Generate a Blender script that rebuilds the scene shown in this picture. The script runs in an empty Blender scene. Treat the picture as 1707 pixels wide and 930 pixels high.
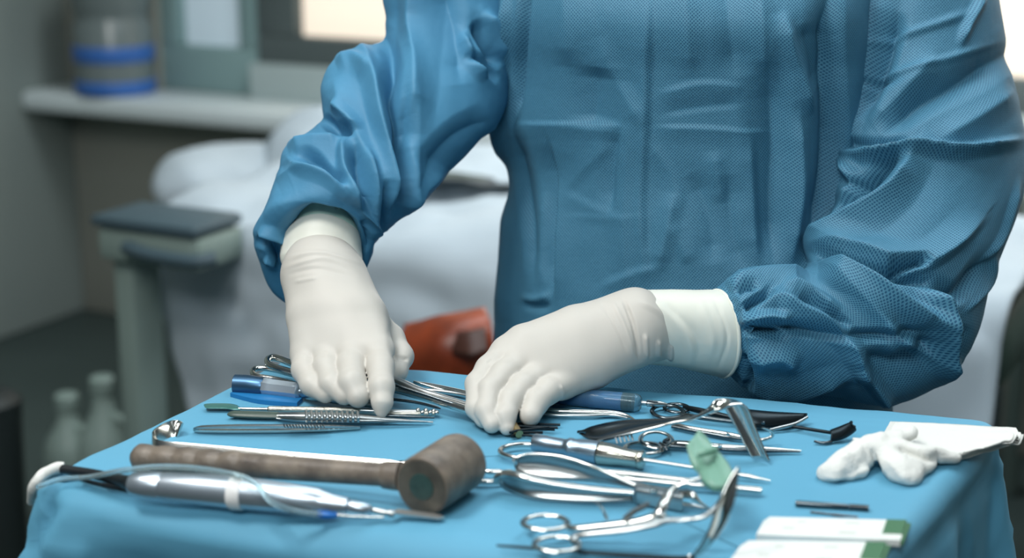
import bpy, bmesh, math, random
import numpy as np
from mathutils import Vector, Matrix
random.seed(7)
np.random.seed(7)
C = bpy.context.scene.collection
SC = bpy.context.scene

# ---------------------------------------------------------------- camera
TABLE_Z = 0.90
CAM_Z = TABLE_Z + 0.44
PITCH = math.radians(14.5)
FPX = 2770.0
cd = bpy.data.cameras.new('camera')
cam = bpy.data.objects.new('camera', cd); C.objects.link(cam)
cam.location = (0, 0, CAM_Z)
cam.rotation_euler = (math.pi/2 - PITCH, 0, 0)
cd.sensor_width = 36.0
cd.lens = 36.0*FPX/1707.0
cd.clip_start = 0.05
cd.dof.use_dof = True
cd.dof.focus_distance = 1.37
cd.dof.aperture_fstop = 3.7
SC.camera = cam

# ---------------------------------------------------------------- colour management, world, lamps
SC.view_settings.view_transform = 'Standard'
SC.view_settings.look = 'None'
SC.view_settings.gamma = 1
SC.view_settings.use_curve_mapping = False
SC.view_settings.exposure = 0.0

W_COL = (0.50, 0.62, 0.70)
W_STR = 0.13
world = bpy.data.worlds.new('world'); SC.world = world
world.use_nodes = True
bgn = world.node_tree.nodes['Background']
bgn.inputs[0].default_value = (*W_COL, 1); bgn.inputs[1].default_value = W_STR

PHI = math.radians(27)
E1 = Vector((math.cos(PHI), -math.sin(PHI), 0)); E2 = Vector((math.sin(PHI), math.cos(PHI), 0))
def RF(u, v, z): return E1*u + E2*v + Vector((0, 0, z))

def area(name, loc, target, sx, sy, power, col=(1, 1, 1)):
    l = bpy.data.lights.new(name, 'AREA'); l.shape = 'RECTANGLE'; l.size = sx; l.size_y = sy
    l.energy = power; l.color = col
    o = bpy.data.objects.new(name, l); C.objects.link(o)
    o.location = loc
    o.rotation_euler = (Vector(target)-Vector(loc)).to_track_quat('-Z', 'Y').to_euler()
    return o
area('front_fill_light', (-0.5, -0.9, 2.7), (0.25, 1.5, 0.9), 1.2, 0.6, 38, (0.92, 0.98, 1.0))  # added fill behind the camera to lift the gown's front
area('corner_fill_light', RF(-1.3, 2.7, 2.7), RF(-1.6, 3.2, 0.8), 0.6, 0.6, 20, (0.90, 0.97, 1.0))  # unseen fill added to brighten the left wall
area('right_fill_light', RF(-0.2, 2.3, 2.7), RF(-0.3, 3.0, 0.6), 0.6, 0.6, 14, (0.90, 0.97, 1.0))  # extra fill, added to lighten the background around the trolley
# the operating lamp over the left of the table and the long ceiling light
area('operating_lamp_light', (-0.85, 0.72, 2.62), (0.2, 1.4, 0.98), 0.5, 0.5, 26, (1, 0.97, 0.93))
area('ceiling_lamp_light', (0.1, 1.5, 2.72), (0.1, 1.5, 0), 1.8, 0.6, 15, (0.86, 0.95, 1.0))
area('window_daylight', RF(-0.9, 3.45, 1.5), RF(-0.9, 1.0, 0.7), 1.6, 1.0, 10, (0.90, 0.96, 1.0))

# ---------------------------------------------------------------- projection helpers (photo pixel -> place in the room)
FW = Vector((0, math.cos(PITCH), -math.sin(PITCH))); UP = Vector((0, math.sin(PITCH), math.cos(PITCH)))
CAMP = Vector((0, 0, CAM_Z))
def ray(px, py): return FW*FPX + Vector((1, 0, 0))*(px-853.5) - UP*(py-465.0)
def T(px, py, h=0.0):
    """point h millimetres above the table top"""
    r = ray(px, py); t = (TABLE_Z + h*0.001 - CAM_Z)/r.z
    return CAMP + r*t
def Yp(px, py, Y):
    r = ray(px, py); return CAMP + r*(Y/r.y)
def W(px, py, v):
    """point on the upright plane at distance v in the room's own frame"""
    r = ray(px, py); t = v/(r.dot(E2)); return CAMP + r*t
def depth(p): return (Vector(p)-CAMP).dot(FW)
def R(px_r, p): return px_r*depth(p)/FPX
def proj(V):
    V = np.asarray(V, float); d = V - np.array(CAMP)
    dep = d @ np.array(FW); return 853.5 + FPX*d[:, 0]/dep, 465 - FPX*(d @ np.array(UP))/dep

# ---------------------------------------------------------------- materials
def lin(c):
    return tuple(((x/255)/12.92 if x/255 <= 0.04045 else ((x/255+0.055)/1.055)**2.4) for x in c)
def mat(name, rgb, rough=0.5, metal=0.0, noise=None, bump=None, trans=0.0, alpha=1.0, emit=None, ior=1.45, sheen=0, sss=0, coat=0):
    m = bpy.data.materials.new(name); m.use_nodes = True
    nt = m.node_tree; N = nt.nodes; L = nt.links; b = N['Principled BSDF']
    c = lin(rgb) if max(rgb) > 1.01 else rgb
    b.inputs['Base Color'].default_value = (*c, 1)
    b.inputs['Roughness'].default_value = rough; b.inputs['Metallic'].default_value = metal
    b.inputs['Transmission Weight'].default_value = trans; b.inputs['IOR'].default_value = ior
    b.inputs['Alpha'].default_value = alpha
    if sheen: b.inputs['Sheen Weight'].default_value = sheen
    if coat: b.inputs['Coat Weight'].default_value = coat
    if sss:
        b.inputs['Subsurface Weight'].default_value = sss; b.inputs['Subsurface Radius'].default_value = (0.01, 0.008, 0.007); b.inputs['Subsurface Scale'].default_value = 0.6
    if emit: b.inputs['Emission Color'].default_value = (*lin(emit[0]), 1); b.inputs['Emission Strength'].default_value = emit[1]
    tc = N.new('ShaderNodeTexCoord')
    if noise:
        sc_, amt, c2 = noise[:3]
        n = N.new('ShaderNodeTexNoise'); n.inputs['Scale'].default_value = sc_; n.inputs['Detail'].default_value = 5
        mp = N.new('ShaderNodeMapping'); L.new(tc.outputs['Object'], mp.inputs[0]); L.new(mp.outputs[0], n.inputs['Vector'])
        if len(noise) > 3: mp.inputs['Scale'].default_value = noise[3]
        cr = N.new('ShaderNodeValToRGB'); cr.color_ramp.elements[0].position = 0.5-amt; cr.color_ramp.elements[1].position = 0.5+amt
        cr.color_ramp.elements[0].color = (*lin(c2), 1); cr.color_ramp.elements[1].color = (*c, 1)
        L.new(n.outputs['Fac'], cr.inputs[0]); L.new(cr.outputs[0], b.inputs['Base Color'])
    if bump:
        n = N.new('ShaderNodeTexNoise'); n.inputs['Scale'].default_value = bump[0]; n.inputs['Detail'].default_value = 6
        L.new(tc.outputs['Object'], n.inputs['Vector'])
        bp = N.new('ShaderNodeBump'); bp.inputs['Strength'].default_value = bump[1]; bp.inputs['Distance'].default_value = bump[2]
        L.new(n.outputs['Fac'], bp.inputs['Height']); L.new(bp.outputs[0], b.inputs['Normal'])
    return m

def gown_mat(name='gown_nonwoven', dots=True):
    m = mat(name, (60, 140, 190), 0.62)
    nt = m.node_tree; N = nt.nodes; L = nt.links; b = N['Principled BSDF']
    uv = N.new('ShaderNodeUVMap')
    mp = N.new('ShaderNodeMapping'); mp.inputs['Rotation'].default_value = (0, 0, math.radians(45)); mp.inputs['Scale'].default_value = (480, 480, 480)
    L.new(uv.outputs[0], mp.inputs[0])
    v = N.new('ShaderNodeTexVoronoi'); v.voronoi_dimensions = '2D'; v.inputs['Scale'].default_value = 1; v.inputs['Randomness'].default_value = 0.08
    L.new(mp.outputs[0], v.inputs['Vector'])
    r = N.new('ShaderNodeMapRange'); r.inputs['From Min'].default_value = 0.22; r.inputs['From Max'].default_value = 0.42
    L.new(v.outputs['Distance'], r.inputs['Value'])
    n = N.new('ShaderNodeTexNoise'); n.inputs['Scale'].default_value = 9; n.inputs['Detail'].default_value = 6
    tc = N.new('ShaderNodeTexCoord'); L.new(tc.outputs['Object'], n.inputs['Vector'])
    mr = N.new('ShaderNodeMix'); mr.data_type = 'RGBA'
    mr.inputs['A'].default_value = (*lin((44, 116, 158)), 1); mr.inputs['B'].default_value = (*lin((104, 178, 212)), 1)
    L.new(r.outputs[0], mr.inputs['Factor'])
    m2 = N.new('ShaderNodeMix'); m2.data_type = 'RGBA'; m2.blend_type = 'MULTIPLY'
    cr = N.new('ShaderNodeValToRGB'); cr.color_ramp.elements[0].color = (0.86, 0.88, 0.9, 1); cr.color_ramp.elements[0].position = 0.35; cr.color_ramp.elements[1].position = 0.65
    L.new(n.outputs['Fac'], cr.inputs[0]); m2.inputs['Factor'].default_value = 1
    if dots: L.new(mr.outputs['Result'], m2.inputs['A'])
    else: m2.inputs['A'].default_value = (*lin((70, 132, 166)), 1); L.new(cr.outputs[0], m2.inputs['B'])
    L.new(m2.outputs['Result'], b.inputs['Base Color'])
    bp = N.new('ShaderNodeBump'); bp.inputs['Strength'].default_value = 0.55 if dots else 0.0; bp.inputs['Distance'].default_value = 0.0003
    L.new(r.outputs[0], bp.inputs['Height'])
    n2 = N.new('ShaderNodeTexNoise'); n2.inputs['Scale'].default_value = 45; n2.inputs['Detail'].default_value = 7; n2.inputs['Roughness'].default_value = 0.6
    L.new(tc.outputs['Object'], n2.inputs['Vector'])
    bp2 = N.new('ShaderNodeBump'); bp2.inputs['Strength'].default_value = 0.35; bp2.inputs['Distance'].default_value = 0.0025
    L.new(n2.outputs['Fac'], bp2.inputs['Height']); L.new(bp.outputs[0], bp2.inputs['Normal']); L.new(bp2.outputs[0], b.inputs['Normal'])
    
    return m

M = {}
M['gown'] = gown_mat(); M['gown_plain'] = gown_mat('gown_nonwoven_smooth', False)
M['drape'] = mat('drape_nonwoven', (88, 153, 182), 0.7, bump=(60, 0.15, 0.002))
M['steel'] = mat('polished_steel', (200, 202, 198), 0.16, 1.0)
M['steel2'] = mat('satin_steel', (176, 180, 180), 0.30, 1.0)
M['steel_dark'] = mat('dark_steel', (92, 100, 104), 0.24, 1.0)
M['alu'] = mat('anodised_aluminium', (190, 202, 212), 0.34, 0.85)
M['blue_steel'] = mat('bluish_satin_metal', (150, 168, 182), 0.34, 1.0)
M['black'] = mat('black_rubber', (22, 28, 32), 0.45)
M['black_steel'] = mat('blackened_steel', (34, 42, 46), 0.35, 0.8)
M['wood'] = mat('mallet_resin_wood', (128, 117, 104), 0.45, noise=(55, 0.22, (72, 64, 58), (1, 1, 1)), bump=(150, 0.6, 0.0012))
M['wood_end'] = mat('mallet_face', (96, 92, 82), 0.5, noise=(60, 0.3, (54, 52, 48)))
M['teal_pad'] = mat('worn_teal_insert', (58, 84, 80), 0.4, noise=(90, 0.3, (30, 52, 50)))
M['glove'] = mat('latex_glove', (192, 188, 180), 0.5, sss=0.12, bump=(150, 0.12, 0.0006))
M['cuff'] = mat('latex_cuff', (222, 223, 211), 0.5, sss=0.15, bump=(120, 0.1, 0.0006))
M['green_cuff'] = mat('latex_rim_over_green_knit', (160, 192, 178), 0.5, sss=0.1)
M['grey_ink'] = mat('grey_ink', (128, 150, 142), 0.6)
M['gauze'] = mat('white_gauze', (214, 215, 210), 0.9, bump=(420, 0.5, 0.0012))
M['tube'] = mat('clear_tubing', (190, 214, 220), 0.12, trans=0.75, ior=1.2)
M['green_rubber'] = mat('pale_green_silicone', (124, 172, 152), 0.35, trans=0.25, sss=0.3)
M['white_plastic'] = mat('white_plastic', (232, 232, 230), 0.35)
M['blue_plastic'] = mat('blue_plastic', (30, 110, 190), 0.35)
M['navy'] = mat('navy_anodised_handle', (64, 96, 124), 0.34, 0.8)
M['blue_shade'] = mat('blue_reflection_shade', (28, 110, 166), 0.45)  # painted drape reflection and shadow under the driver
M['paper'] = mat('packet_paper', (222, 224, 220), 0.7, noise=(30, 0.3, (210, 214, 210)))
M['print'] = mat('pale_grey_print', (192, 196, 190), 0.7)
M['green_print'] = mat('green_packet_end', (64, 108, 76), 0.5)
M['syr'] = mat('syringe_barrel', (150, 196, 214), 0.06, trans=0.85, ior=1.3)
M['syr_liq'] = mat('blue_liquid', (40, 122, 190), 0.2, trans=0.2)

# ---------------------------------------------------------------- object helpers
def link(o, parent=None):
    C.objects.link(o)
    if parent is not None:
        o.parent = parent
        bpy.context.view_layer.update()
        o.matrix_parent_inverse = parent.matrix_world.inverted()
    return o
def tag(o, label=None, cat=None, group=None, kind=None):
    if label: o['label'] = label
    if cat: o['category'] = cat
    if group: o['group'] = group
    if kind: o['kind'] = kind
    return o
def empty(name, loc, label, cat, group=None):
    o = bpy.data.objects.new(name, None); o.empty_display_size = 0.02; C.objects.link(o); o.location = loc
    bpy.context.view_layer.update()
    return tag(o, label, cat, group)
class MB:
    def __init__(s): s.v = []; s.f = []; s.uv = None
    def add(s, v, f):
        n = len(s.v); s.v.extend([tuple(x) for x in v]); s.f.extend([tuple(i+n for i in q) for q in f]); return s
    def build(s, name, m, parent=None, smooth=True, angle=40, label=None):
        me = bpy.data.meshes.new(name); me.from_pydata(s.v, [], s.f); me.update()
        bm = bmesh.new(); bm.from_mesh(me); bmesh.ops.recalc_face_normals(bm, faces=bm.faces); bm.to_mesh(me); bm.free()
        if smooth:
            me.shade_smooth()
            if angle: me.set_sharp_from_angle(angle=math.radians(angle))
        me.materials.append(m if not isinstance(m, str) else M[m])
        o = bpy.data.objects.new(name, me); link(o, parent)
        if label: o['label'] = label
        return o
def catmull(P, n, closed=False):
    P = np.asarray(P, float); k = len(P); out = []
    if k < 3 and not closed:
        return np.array([P[0]+(P[-1]-P[0])*i/n for i in range(n+1)])
    rng = range(k) if closed else range(k-1)
    for i in rng:
        if closed: a, b, c, d = P[(i-1) % k], P[i], P[(i+1) % k], P[(i+2) % k]
        else: a, b, c, d = P[max(i-1, 0)], P[i], P[i+1], P[min(i+2, k-1)]
        for j in range(n):
            t = j/n
            out.append(0.5*((2*b)+(-a+c)*t+(2*a-5*b+4*c-d)*t*t+(-a+3*b-3*c+d)*t**3))
    if not closed: out.append(P[-1])
    return np.array(out)
def sweep(P, ra, rb=None, up=(0, 0, 1), n=6, seg=14, closed=False, shape='round', caps=True, smooth=True, mb=None):
    """tube along P; ra = half width across, rb = half height along up (metres, one per point or one number)"""
    P = np.asarray([tuple(p) for p in P], float); k = len(P)
    ra = np.full(k, ra) if np.isscalar(ra) else np.asarray(ra, float)
    rb = ra if rb is None else (np.full(k, rb) if np.isscalar(rb) else np.asarray(rb, float))
    Q = np.column_stack([P, ra, rb])
    if smooth: Q = catmull(Q, n, closed)
    elif closed: pass
    P, ra, rb = Q[:, :3], np.abs(Q[:, 3]), np.abs(Q[:, 4]); k = len(P)
    if closed: t = np.roll(P, -1, 0)-np.roll(P, 1, 0)
    else: t = np.gradient(P, axis=0)
    t /= (np.linalg.norm(t, axis=1)[:, None]+1e-12)
    up = np.asarray(up, float)
    side = np.cross(t, up if up.ndim == 2 else up[None]); side /= (np.linalg.norm(side, axis=1)[:, None]+1e-9)
    nr = np.cross(side, t)
    if shape == 'round': prof = [(math.cos(2*math.pi*i/seg), math.sin(2*math.pi*i/seg)) for i in range(seg)]
    else:
        e = 0.8
        prof = [(1, -e), (1, e), (e, 1), (-e, 1), (-1, e), (-1, -e), (-e, -1), (e, -1)]; seg = 8
    prof = np.array(prof)
    V = P[:, None]+side[:, None]*prof[None, :, 0:1]*ra[:, None, None]+nr[:, None]*prof[None, :, 1:2]*rb[:, None, None]
    V = V.reshape(-1, 3); F = []
    for i in range(k if closed else k-1):
        a = i*seg; b = ((i+1) % k)*seg
        for j in range(seg):
            F.append((a+j, a+(j+1) % seg, b+(j+1) % seg, b+j))
    if caps and not closed:
        F.append(tuple(range(seg))[::-1]); F.append(tuple((k-1)*seg+j for j in range(seg)))
    mb = mb or MB(); mb.add(V.tolist(), F); return mb
def box_mb(c, sx, sy, sz, ax=None, ay=None, mb=None, bev=0.12):
    """rounded-edge box from a centre, half sizes and two axes"""
    c = Vector(c); ax = Vector(ax or (1, 0, 0)).normalized(); ay = Vector(ay or (0, 1, 0)).normalized(); az = ax.cross(ay)
    bm = bmesh.new(); bmesh.ops.create_cube(bm, size=2)
    for v in bm.verts: v.co = Vector((v.co.x*sx, v.co.y*sy, v.co.z*sz))
    bmesh.ops.bevel(bm, geom=bm.edges[:], offset=min(sx, sy, sz)*bev*2, segments=2, affect='EDGES', profile=0.5)
    bm.verts.ensure_lookup_table()
    V = [c+ax*v.co.x+ay*v.co.y+az*v.co.z for v in bm.verts]; F = [[v.index for v in f.verts] for f in bm.faces]
    bm.verts.index_update(); bm.free(); mb = mb or MB(); mb.add(V, F); return mb
def grid_obj(P, name, m, parent=None, thick=0.001, uv=None, closed_u=False, label=None, off=0.0):
    """mesh from an (a, b, 3) array of points, given a thickness"""
    a, b = P.shape[:2]; V = P.reshape(-1, 3); F = []
    for i in range(a-1):
        for j in range(b if closed_u else b-1):
            F.append((i*b+j, i*b+(j+1) % b, (i+1)*b+(j+1) % b, (i+1)*b+j))
    me = bpy.data.meshes.new(name); me.from_pydata(V.tolist(), [], F); me.update(); me.shade_smooth()
    if uv is not None:
        ul = me.uv_layers.new(name='UVMap'); U = uv.reshape(-1, 2)
        idx = np.empty(len(me.loops), int); me.loops.foreach_get('vertex_index', idx)
        co = U[idx].copy()
        if closed_u:                      # last column wraps
            lt = np.arange(len(idx)); q = lt//4
            jj = q % b; last = jj == b-1
            wrapped = last & ((idx % b) == 0)
            co[wrapped, 0] = np.asarray(uv_w)[idx[wrapped]//b]
        ul.data.foreach_set('uv', co.astype(np.float32).ravel())
    me.materials.append(M[m] if isinstance(m, str) else m)
    o = bpy.data.objects.new(name, me); link(o, parent)
    if thick:
        s = o.modifiers.new('thickness', 'SOLIDIFY'); s.thickness = thick; s.offset = off
    if label: o['label'] = label
    return o
uv_w = 0.0

# value noise
_tab = np.random.RandomState(3).rand(4096)
def vnoise(P, s):
    Q = P*s+100.0; I = np.floor(Q).astype(np.int64); f = Q-I; f = f*f*(3-2*f); r = 0
    for dx in (0, 1):
        for dy in (0, 1):
            for dz in (0, 1):
                h = ((I[:, 0]+dx)*73856093 ^ (I[:, 1]+dy)*19349663 ^ (I[:, 2]+dz)*83492791) & 4095
                w = (f[:, 0] if dx else 1-f[:, 0])*(f[:, 1] if dy else 1-f[:, 1])*(f[:, 2] if dz else 1-f[:, 2])
                r = r+_tab[h]*w
    return r*2-1
def crumple(P, s, oct=3):
    r = 0; a = 1
    for o in range(oct):
        n = vnoise(P+o*7.3, s*2**o); r = r+a*(1-2*np.abs(n)); a *= 0.5
    return r
def facet(P, per, n=6, seed=1):
    rs_ = np.random.RandomState(seed); r = 0
    for i in range(n):
        d = rs_.randn(3); d[1] *= 0.4; d /= np.linalg.norm(d)
        t = P@d/(per*(0.7+0.6*rs_.rand()))+rs_.rand()+0.35*vnoise(P+i, 7.0)
        m = np.clip(vnoise(P+3.1*i, 9.0)*1.6+0.5, 0, 1)
        r = r+(np.abs((t % 1)-0.5)*2-0.5)*m
    return r/math.sqrt(n)
# folds: (polyline in photo px, height mm, width on the cross>0 side, width on the other side)
def fold_field(X, Y, folds):
    H = np.zeros(len(X))
    for pts, A, wa, wb in folds:
        pts = np.asarray(pts, float)
        m = max(wa, wb)
        sel = np.where((X > pts[:, 0].min()-m) & (X < pts[:, 0].max()+m) & (Y > pts[:, 1].min()-m) & (Y < pts[:, 1].max()+m))[0]
        if not len(sel): continue
        if len(pts) > 2: pts = catmull(pts, 5)
        x, y = X[sel], Y[sel]; best = np.full(len(sel), 1e9); side = np.zeros(len(sel)); tt = np.zeros(len(sel))
        L = np.r_[0, np.cumsum(np.linalg.norm(np.diff(pts, axis=0), axis=1))]
        for i in range(len(pts)-1):
            a, b = pts[i], pts[i+1]; d = b-a; l2 = d@d+1e-9
            t = np.clip(((x-a[0])*d[0]+(y-a[1])*d[1])/l2, 0, 1)
            ox = x-a[0]-t*d[0]; oy = y-a[1]-t*d[1]; dd = np.hypot(ox, oy)
            u = dd < best; best = np.where(u, dd, best)
            side = np.where(u, d[0]*(y-a[1])-d[1]*(x-a[0]), side); tt = np.where(u, L[i]+t*math.sqrt(l2), tt)
        w = np.where(side > 0, wa, wb)
        e = 1.6; q = np.clip((np.sqrt(best**2+e*e)-e)/w, 0, 1)
        taper = np.clip(np.minimum(tt, L[-1]-tt)/(0.22*L[-1])+0.12, 0, 1)
        H[sel] += A*0.001*taper*((1-q)**1.45)
    return H
def vnormals(P, closed):
    du = (np.roll(P, -1, 1)-np.roll(P, 1, 1)) if closed else np.gradient(P, axis=1)
    dv = np.gradient(P, axis=0); n = np.cross(du, dv); n /= (np.linalg.norm(n, axis=2)[..., None]+1e-12); return n
def sheath(stations, folds, name, m, parent, ns=200, nt=220, crum=0.0012, cs=9.0, thick=0.0006, fac=None, label=None, puff=1.0, gather=None):
    """cloth tube through stations (left px, right px, depth, half depth, front offset px)"""
    global uv_w
    S = []
    for s in stations:
        lx, ly, rx, ry, yc, rd = s[:6]; fx, fy = s[6:8] if len(s) > 6 else (0, 0)
        yl, yr = yc if isinstance(yc, tuple) else (yc, yc)
        Lp, Rp = Yp(lx, ly, yl), Yp(rx, ry, yr); c = (Lp+Rp)/2; pc = proj([c])
        F = Yp(pc[0][0]+fx, pc[1][0]+fy, c.y-rd)-c
        S.append(np.r_[np.array(c), np.array((Rp-Lp)/2), np.array(F)])
    n = max(2, ns//(len(S)-1)); Q = catmull(S, n); a = len(Q)
    th = np.linspace(-math.pi/2, 1.5*math.pi, nt, endpoint=False)
    cs_, sn = np.cos(th), np.sin(th)
    P = Q[:, None, 0:3]+Q[:, None, 3:6]*(np.sign(cs_)*np.abs(cs_)**puff)[None, :, None]+Q[:, None, 6:9]*(np.sign(sn)*np.abs(sn)**puff)[None, :, None]
    P0 = P.copy(); N_ = vnormals(P, True)
    cen = P.mean(1, keepdims=True)
    if ((P-cen)*N_).sum() < 0: N_ = -N_
    X, Y = proj(P.reshape(-1, 3)); H = fold_field(X, Y, folds)
    if crum: H += crum*crumple(P.reshape(-1, 3), cs, 3)
    if fac: H += fac[0]*facet(P.reshape(-1, 3), fac[1], 6, fac[2])
    H = H.reshape(a, nt)
    if gather:                              # pleats drawn in at an end
        i0, cnt, amp, ln = gather
        tpar = np.abs(np.arange(a)-i0*(a-1))/(a-1)
        H += amp*np.exp(-tpar/ln)[:, None]*np.cos(th*cnt+0.9*np.sin(3*th))[None]*(0.6+0.4*np.sin(2*th+1))[None]
    P = P+N_*H[..., None]
    seg = np.linalg.norm(np.roll(P0, -1, 1)-P0, axis=2); cu = np.concatenate([np.zeros((a, 1)), np.cumsum(seg, 1)], 1)
    cu = cu-cu[:, nt//2][:, None]; uv_w = cu[:, -1]
    vl = np.r_[0, np.cumsum(np.linalg.norm(np.diff(P0[:, nt//2], axis=0), axis=1))]
    uv = np.stack([cu[:, :-1], np.repeat(vl[:, None], nt, 1)], -1)
    return grid_obj(P, name, m, parent, thick, uv, True, label=label, off=-1), P

# ---------------------------------------------------------------- signed-distance modelling for the gloved hands
def cap(P, a, b, r1, r2, sq=None):
    a = np.array(a); b = np.array(b); d = b-a; t = np.clip(((P-a)@d)/(d@d+1e-12), 0, 1)
    return np.linalg.norm(P-a-t[..., None]*d, axis=-1)-(r1+(r2-r1)*t)
def ell(P, c, r, ax=None):
    q = P-np.array(c)
    if ax is not None: q = q@np.array(ax).T
    q = q/np.array(r); k = np.linalg.norm(q, axis=-1); return (k-1)*min(r)
def smin(a, b, k):
    h = np.clip(k-np.abs(a-b), 0, None)/k; return np.minimum(a, b)-h*h*k*0.25
def surface_nets(D, org, h):
    S = D < 0; nx, ny, nz = D.shape
    cnt = np.zeros((nx-1, ny-1, nz-1)); acc = np.zeros((nx-1, ny-1, nz-1, 3))
    g = np.stack(np.meshgrid(np.arange(nx-1), np.arange(ny-1), np.arange(nz-1), indexing='ij'), -1).astype(float)
    corners = [(i, j, k) for i in (0, 1) for j in (0, 1) for k in (0, 1)]
    sl = lambda c: tuple(slice(c[i], D.shape[i]-1+c[i]) for i in range(3))
    for c in corners:
        for ax in range(3):
            if c[ax]: continue
            e = list(c); e[ax] = 1
            da, db = D[sl(c)], D[sl(e)]; m = (da < 0) != (db < 0)
            t = np.where(m, da/(np.where(m, da-db, 1)), 0); cnt += m
            for q in range(3): acc[..., q] += m*(c[q]+(t if q == ax else 0))
    use = cnt > 0; idx = -np.ones(use.shape, int); idx[use] = np.arange(use.sum())
    V = (g[use]+acc[use]/cnt[use][:, None])*h+np.array(org); F = []
    for ax in range(3):
        b, c = (ax+1) % 3, (ax+2) % 3
        a0 = S[tuple(slice(0, -1) if i == ax else slice(1, -1) for i in range(3))]
        a1 = S[tuple(slice(1, None) if i == ax else slice(1, -1) for i in range(3))]
        for flip, m in ((0, a0 & ~a1), (1, ~a0 & a1)):
            I = np.argwhere(m)
            if not len(I): continue
            I = I.copy(); I[:, b] += 1; I[:, c] += 1
            def at(db, dc):
                J = I.copy(); J[:, b] -= db; J[:, c] -= dc; return idx[J[:, 0], J[:, 1], J[:, 2]]
            q = np.stack([at(1, 1), at(0, 1), at(0, 0), at(1, 0)], 1)
            F.append(q[:, ::-1] if flip else q)
    F = np.concatenate(F); F = F[(F >= 0).all(1)]
    return V, F
def relax(V, F, it=2, f=0.5):
    E = np.concatenate([F[:, [i, (i+1) % 4]] for i in range(4)]); E = np.concatenate([E, E[:, ::-1]])
    deg = np.bincount(E[:, 0], minlength=len(V))[:, None]
    for _ in range(it):
        S_ = np.stack([np.bincount(E[:, 0], V[E[:, 1], q], len(V)) for q in range(3)], 1)/deg
        V = V+(S_-V)*f
    return V
def sdf_obj(fn, lo, hi, h, name, m, parent=None, folds=None, it=2, post=None, label=None):
    lo = np.array(lo); hi = np.array(hi); n = np.ceil((hi-lo)/h).astype(int)+1
    ax = [lo[i]+np.arange(n[i])*h for i in range(3)]
    G = np.stack(np.meshgrid(*ax, indexing='ij'), -1).astype(np.float32)
    D = fn(G).astype(float); V, F = surface_nets(D, lo, h); V = relax(V, F, it)
    me = bpy.data.meshes.new(name); me.from_pydata(V.tolist(), [], F.tolist()); me.update()
    if folds or post:
        nn = np.empty(len(V)*3); me.vertices.foreach_get('normal', nn); nn = nn.reshape(-1, 3)
        H = np.zeros(len(V))
        if folds:
            X, Y = proj(V); H = fold_field(X, Y, folds)*(nn[:, 1] < 0.3)
        if post: H += post(V)
        V = V+nn*H[:, None]; me.vertices.foreach_set('co', V.ravel()); me.update()
    me.shade_smooth(); me.materials.append(M[m]); o = bpy.data.objects.new(name, me); link(o, parent)
    if label: o['label'] = label
    return o
# ================================================================ THE ROOM
M['wall'] = mat('wall_paint', (150, 160, 156), 0.8, noise=(1.4, 0.3, (136, 148, 145)))
M['wall_b'] = mat('back_wall_paint', (150, 150, 140), 0.8, noise=(2, 0.3, (138, 142, 134)))
M['floor'] = mat('floor_vinyl', (70, 84, 82), 0.5, noise=(4, 0.3, (60, 74, 72)))
M['ceil'] = mat('ceiling_paint', (205, 210, 208), 0.9)
M['sill'] = mat('pale_sill', (222, 232, 234), 0.4)
M['frame_dark'] = mat('dark_window_frame', (88, 98, 98), 0.5)
M['frame_teal'] = mat('teal_window_frame', (128, 154, 154), 0.5)
M['frame_grey'] = mat('grey_window_frame', (176, 190, 190), 0.5)
M['day'] = mat('backlit_cream_blind', (240, 226, 208), 0.9, emit=((255, 238, 218), 0.75))
M['day_b'] = mat('backlit_pale_pane', (180, 200, 210), 0.9, emit=((200, 216, 226), 0.30))
M['sheet'] = mat('white_sheet', (172, 184, 192), 0.9, bump=(5, 0.2, 0.02))
M['grey_dev'] = mat('grey_green_enamel', (120, 136, 130), 0.5)
M['dark_dev'] = mat('slate_enamel', (62, 80, 88), 0.5)
M['orange'] = mat('orange_brown_vinyl', (150, 62, 26), 0.4, noise=(14, 0.2, (84, 34, 18)))
M['jug'] = mat('milky_plastic', (138, 156, 150), 0.4)
M['dark_leg'] = mat('dark_plastic', (26, 34, 34), 0.5)
M['blue_band'] = mat('blue_shrink_label', (56, 104, 176), 0.4)
M['bottle_clear'] = mat('clear_bottle', (128, 140, 140), 0.25, trans=0.3)
BW = 3.7
p_l = W(118, 200, BW); uL = p_l.dot(E1)          # where the back wall meets the left wall
uR = 3.2
def quad_wall(name, pts, m):
    mb = MB(); mb.add([tuple(p) for p in pts], [(0, 1, 2, 3)]); o = mb.build(name, m, smooth=False)
    s = o.modifiers.new('thickness', 'SOLIDIFY'); s.thickness = 0.08; s.offset = 0; return tag(o, kind='structure')
def rbox(name, u0, u1, v0, v1, z0, z1, m, parent=None, bev=0.08, label=None):
    mb = box_mb(RF((u0+u1)/2, (v0+v1)/2, (z0+z1)/2), (u1-u0)/2, (v1-v0)/2, (z1-z0)/2, E1, E2, bev=bev)
    return mb.build(name, m, parent, label=label)
tag(rbox('floor', uL-0.15, uR+0.15, -1.6, BW+0.15, -0.08, 0, 'floor'), kind='structure')
tag(rbox('ceiling', uL-0.15, uR+0.15, 0.9, BW+0.15, 2.8, 2.88, 'ceil'), kind='structure')
tag(rbox('wall_left', uL-0.12, uL, -1.2, BW+0.1, 0, 2.8, 'wall'), kind='structure')
tag(rbox('wall_right', uR, uR+0.12, -1.2, BW+0.1, 0, 2.8, 'wall'), kind='structure')
def uz(px, py, v=BW): p = W(px, py, v); return p.dot(E1), p.z
zs = uz(300, 152)[1]                              # sill height
# back wall below the windows and piers beside and above them
tag(rbox('wall_back', uL, uR, BW, BW+0.12, 0, zs, 'wall_b'), kind='structure')
tag(rbox('trim_1', uL, uR, BW, BW+0.12, 2.2, 2.8, 'wall_b'), kind='structure')
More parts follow.
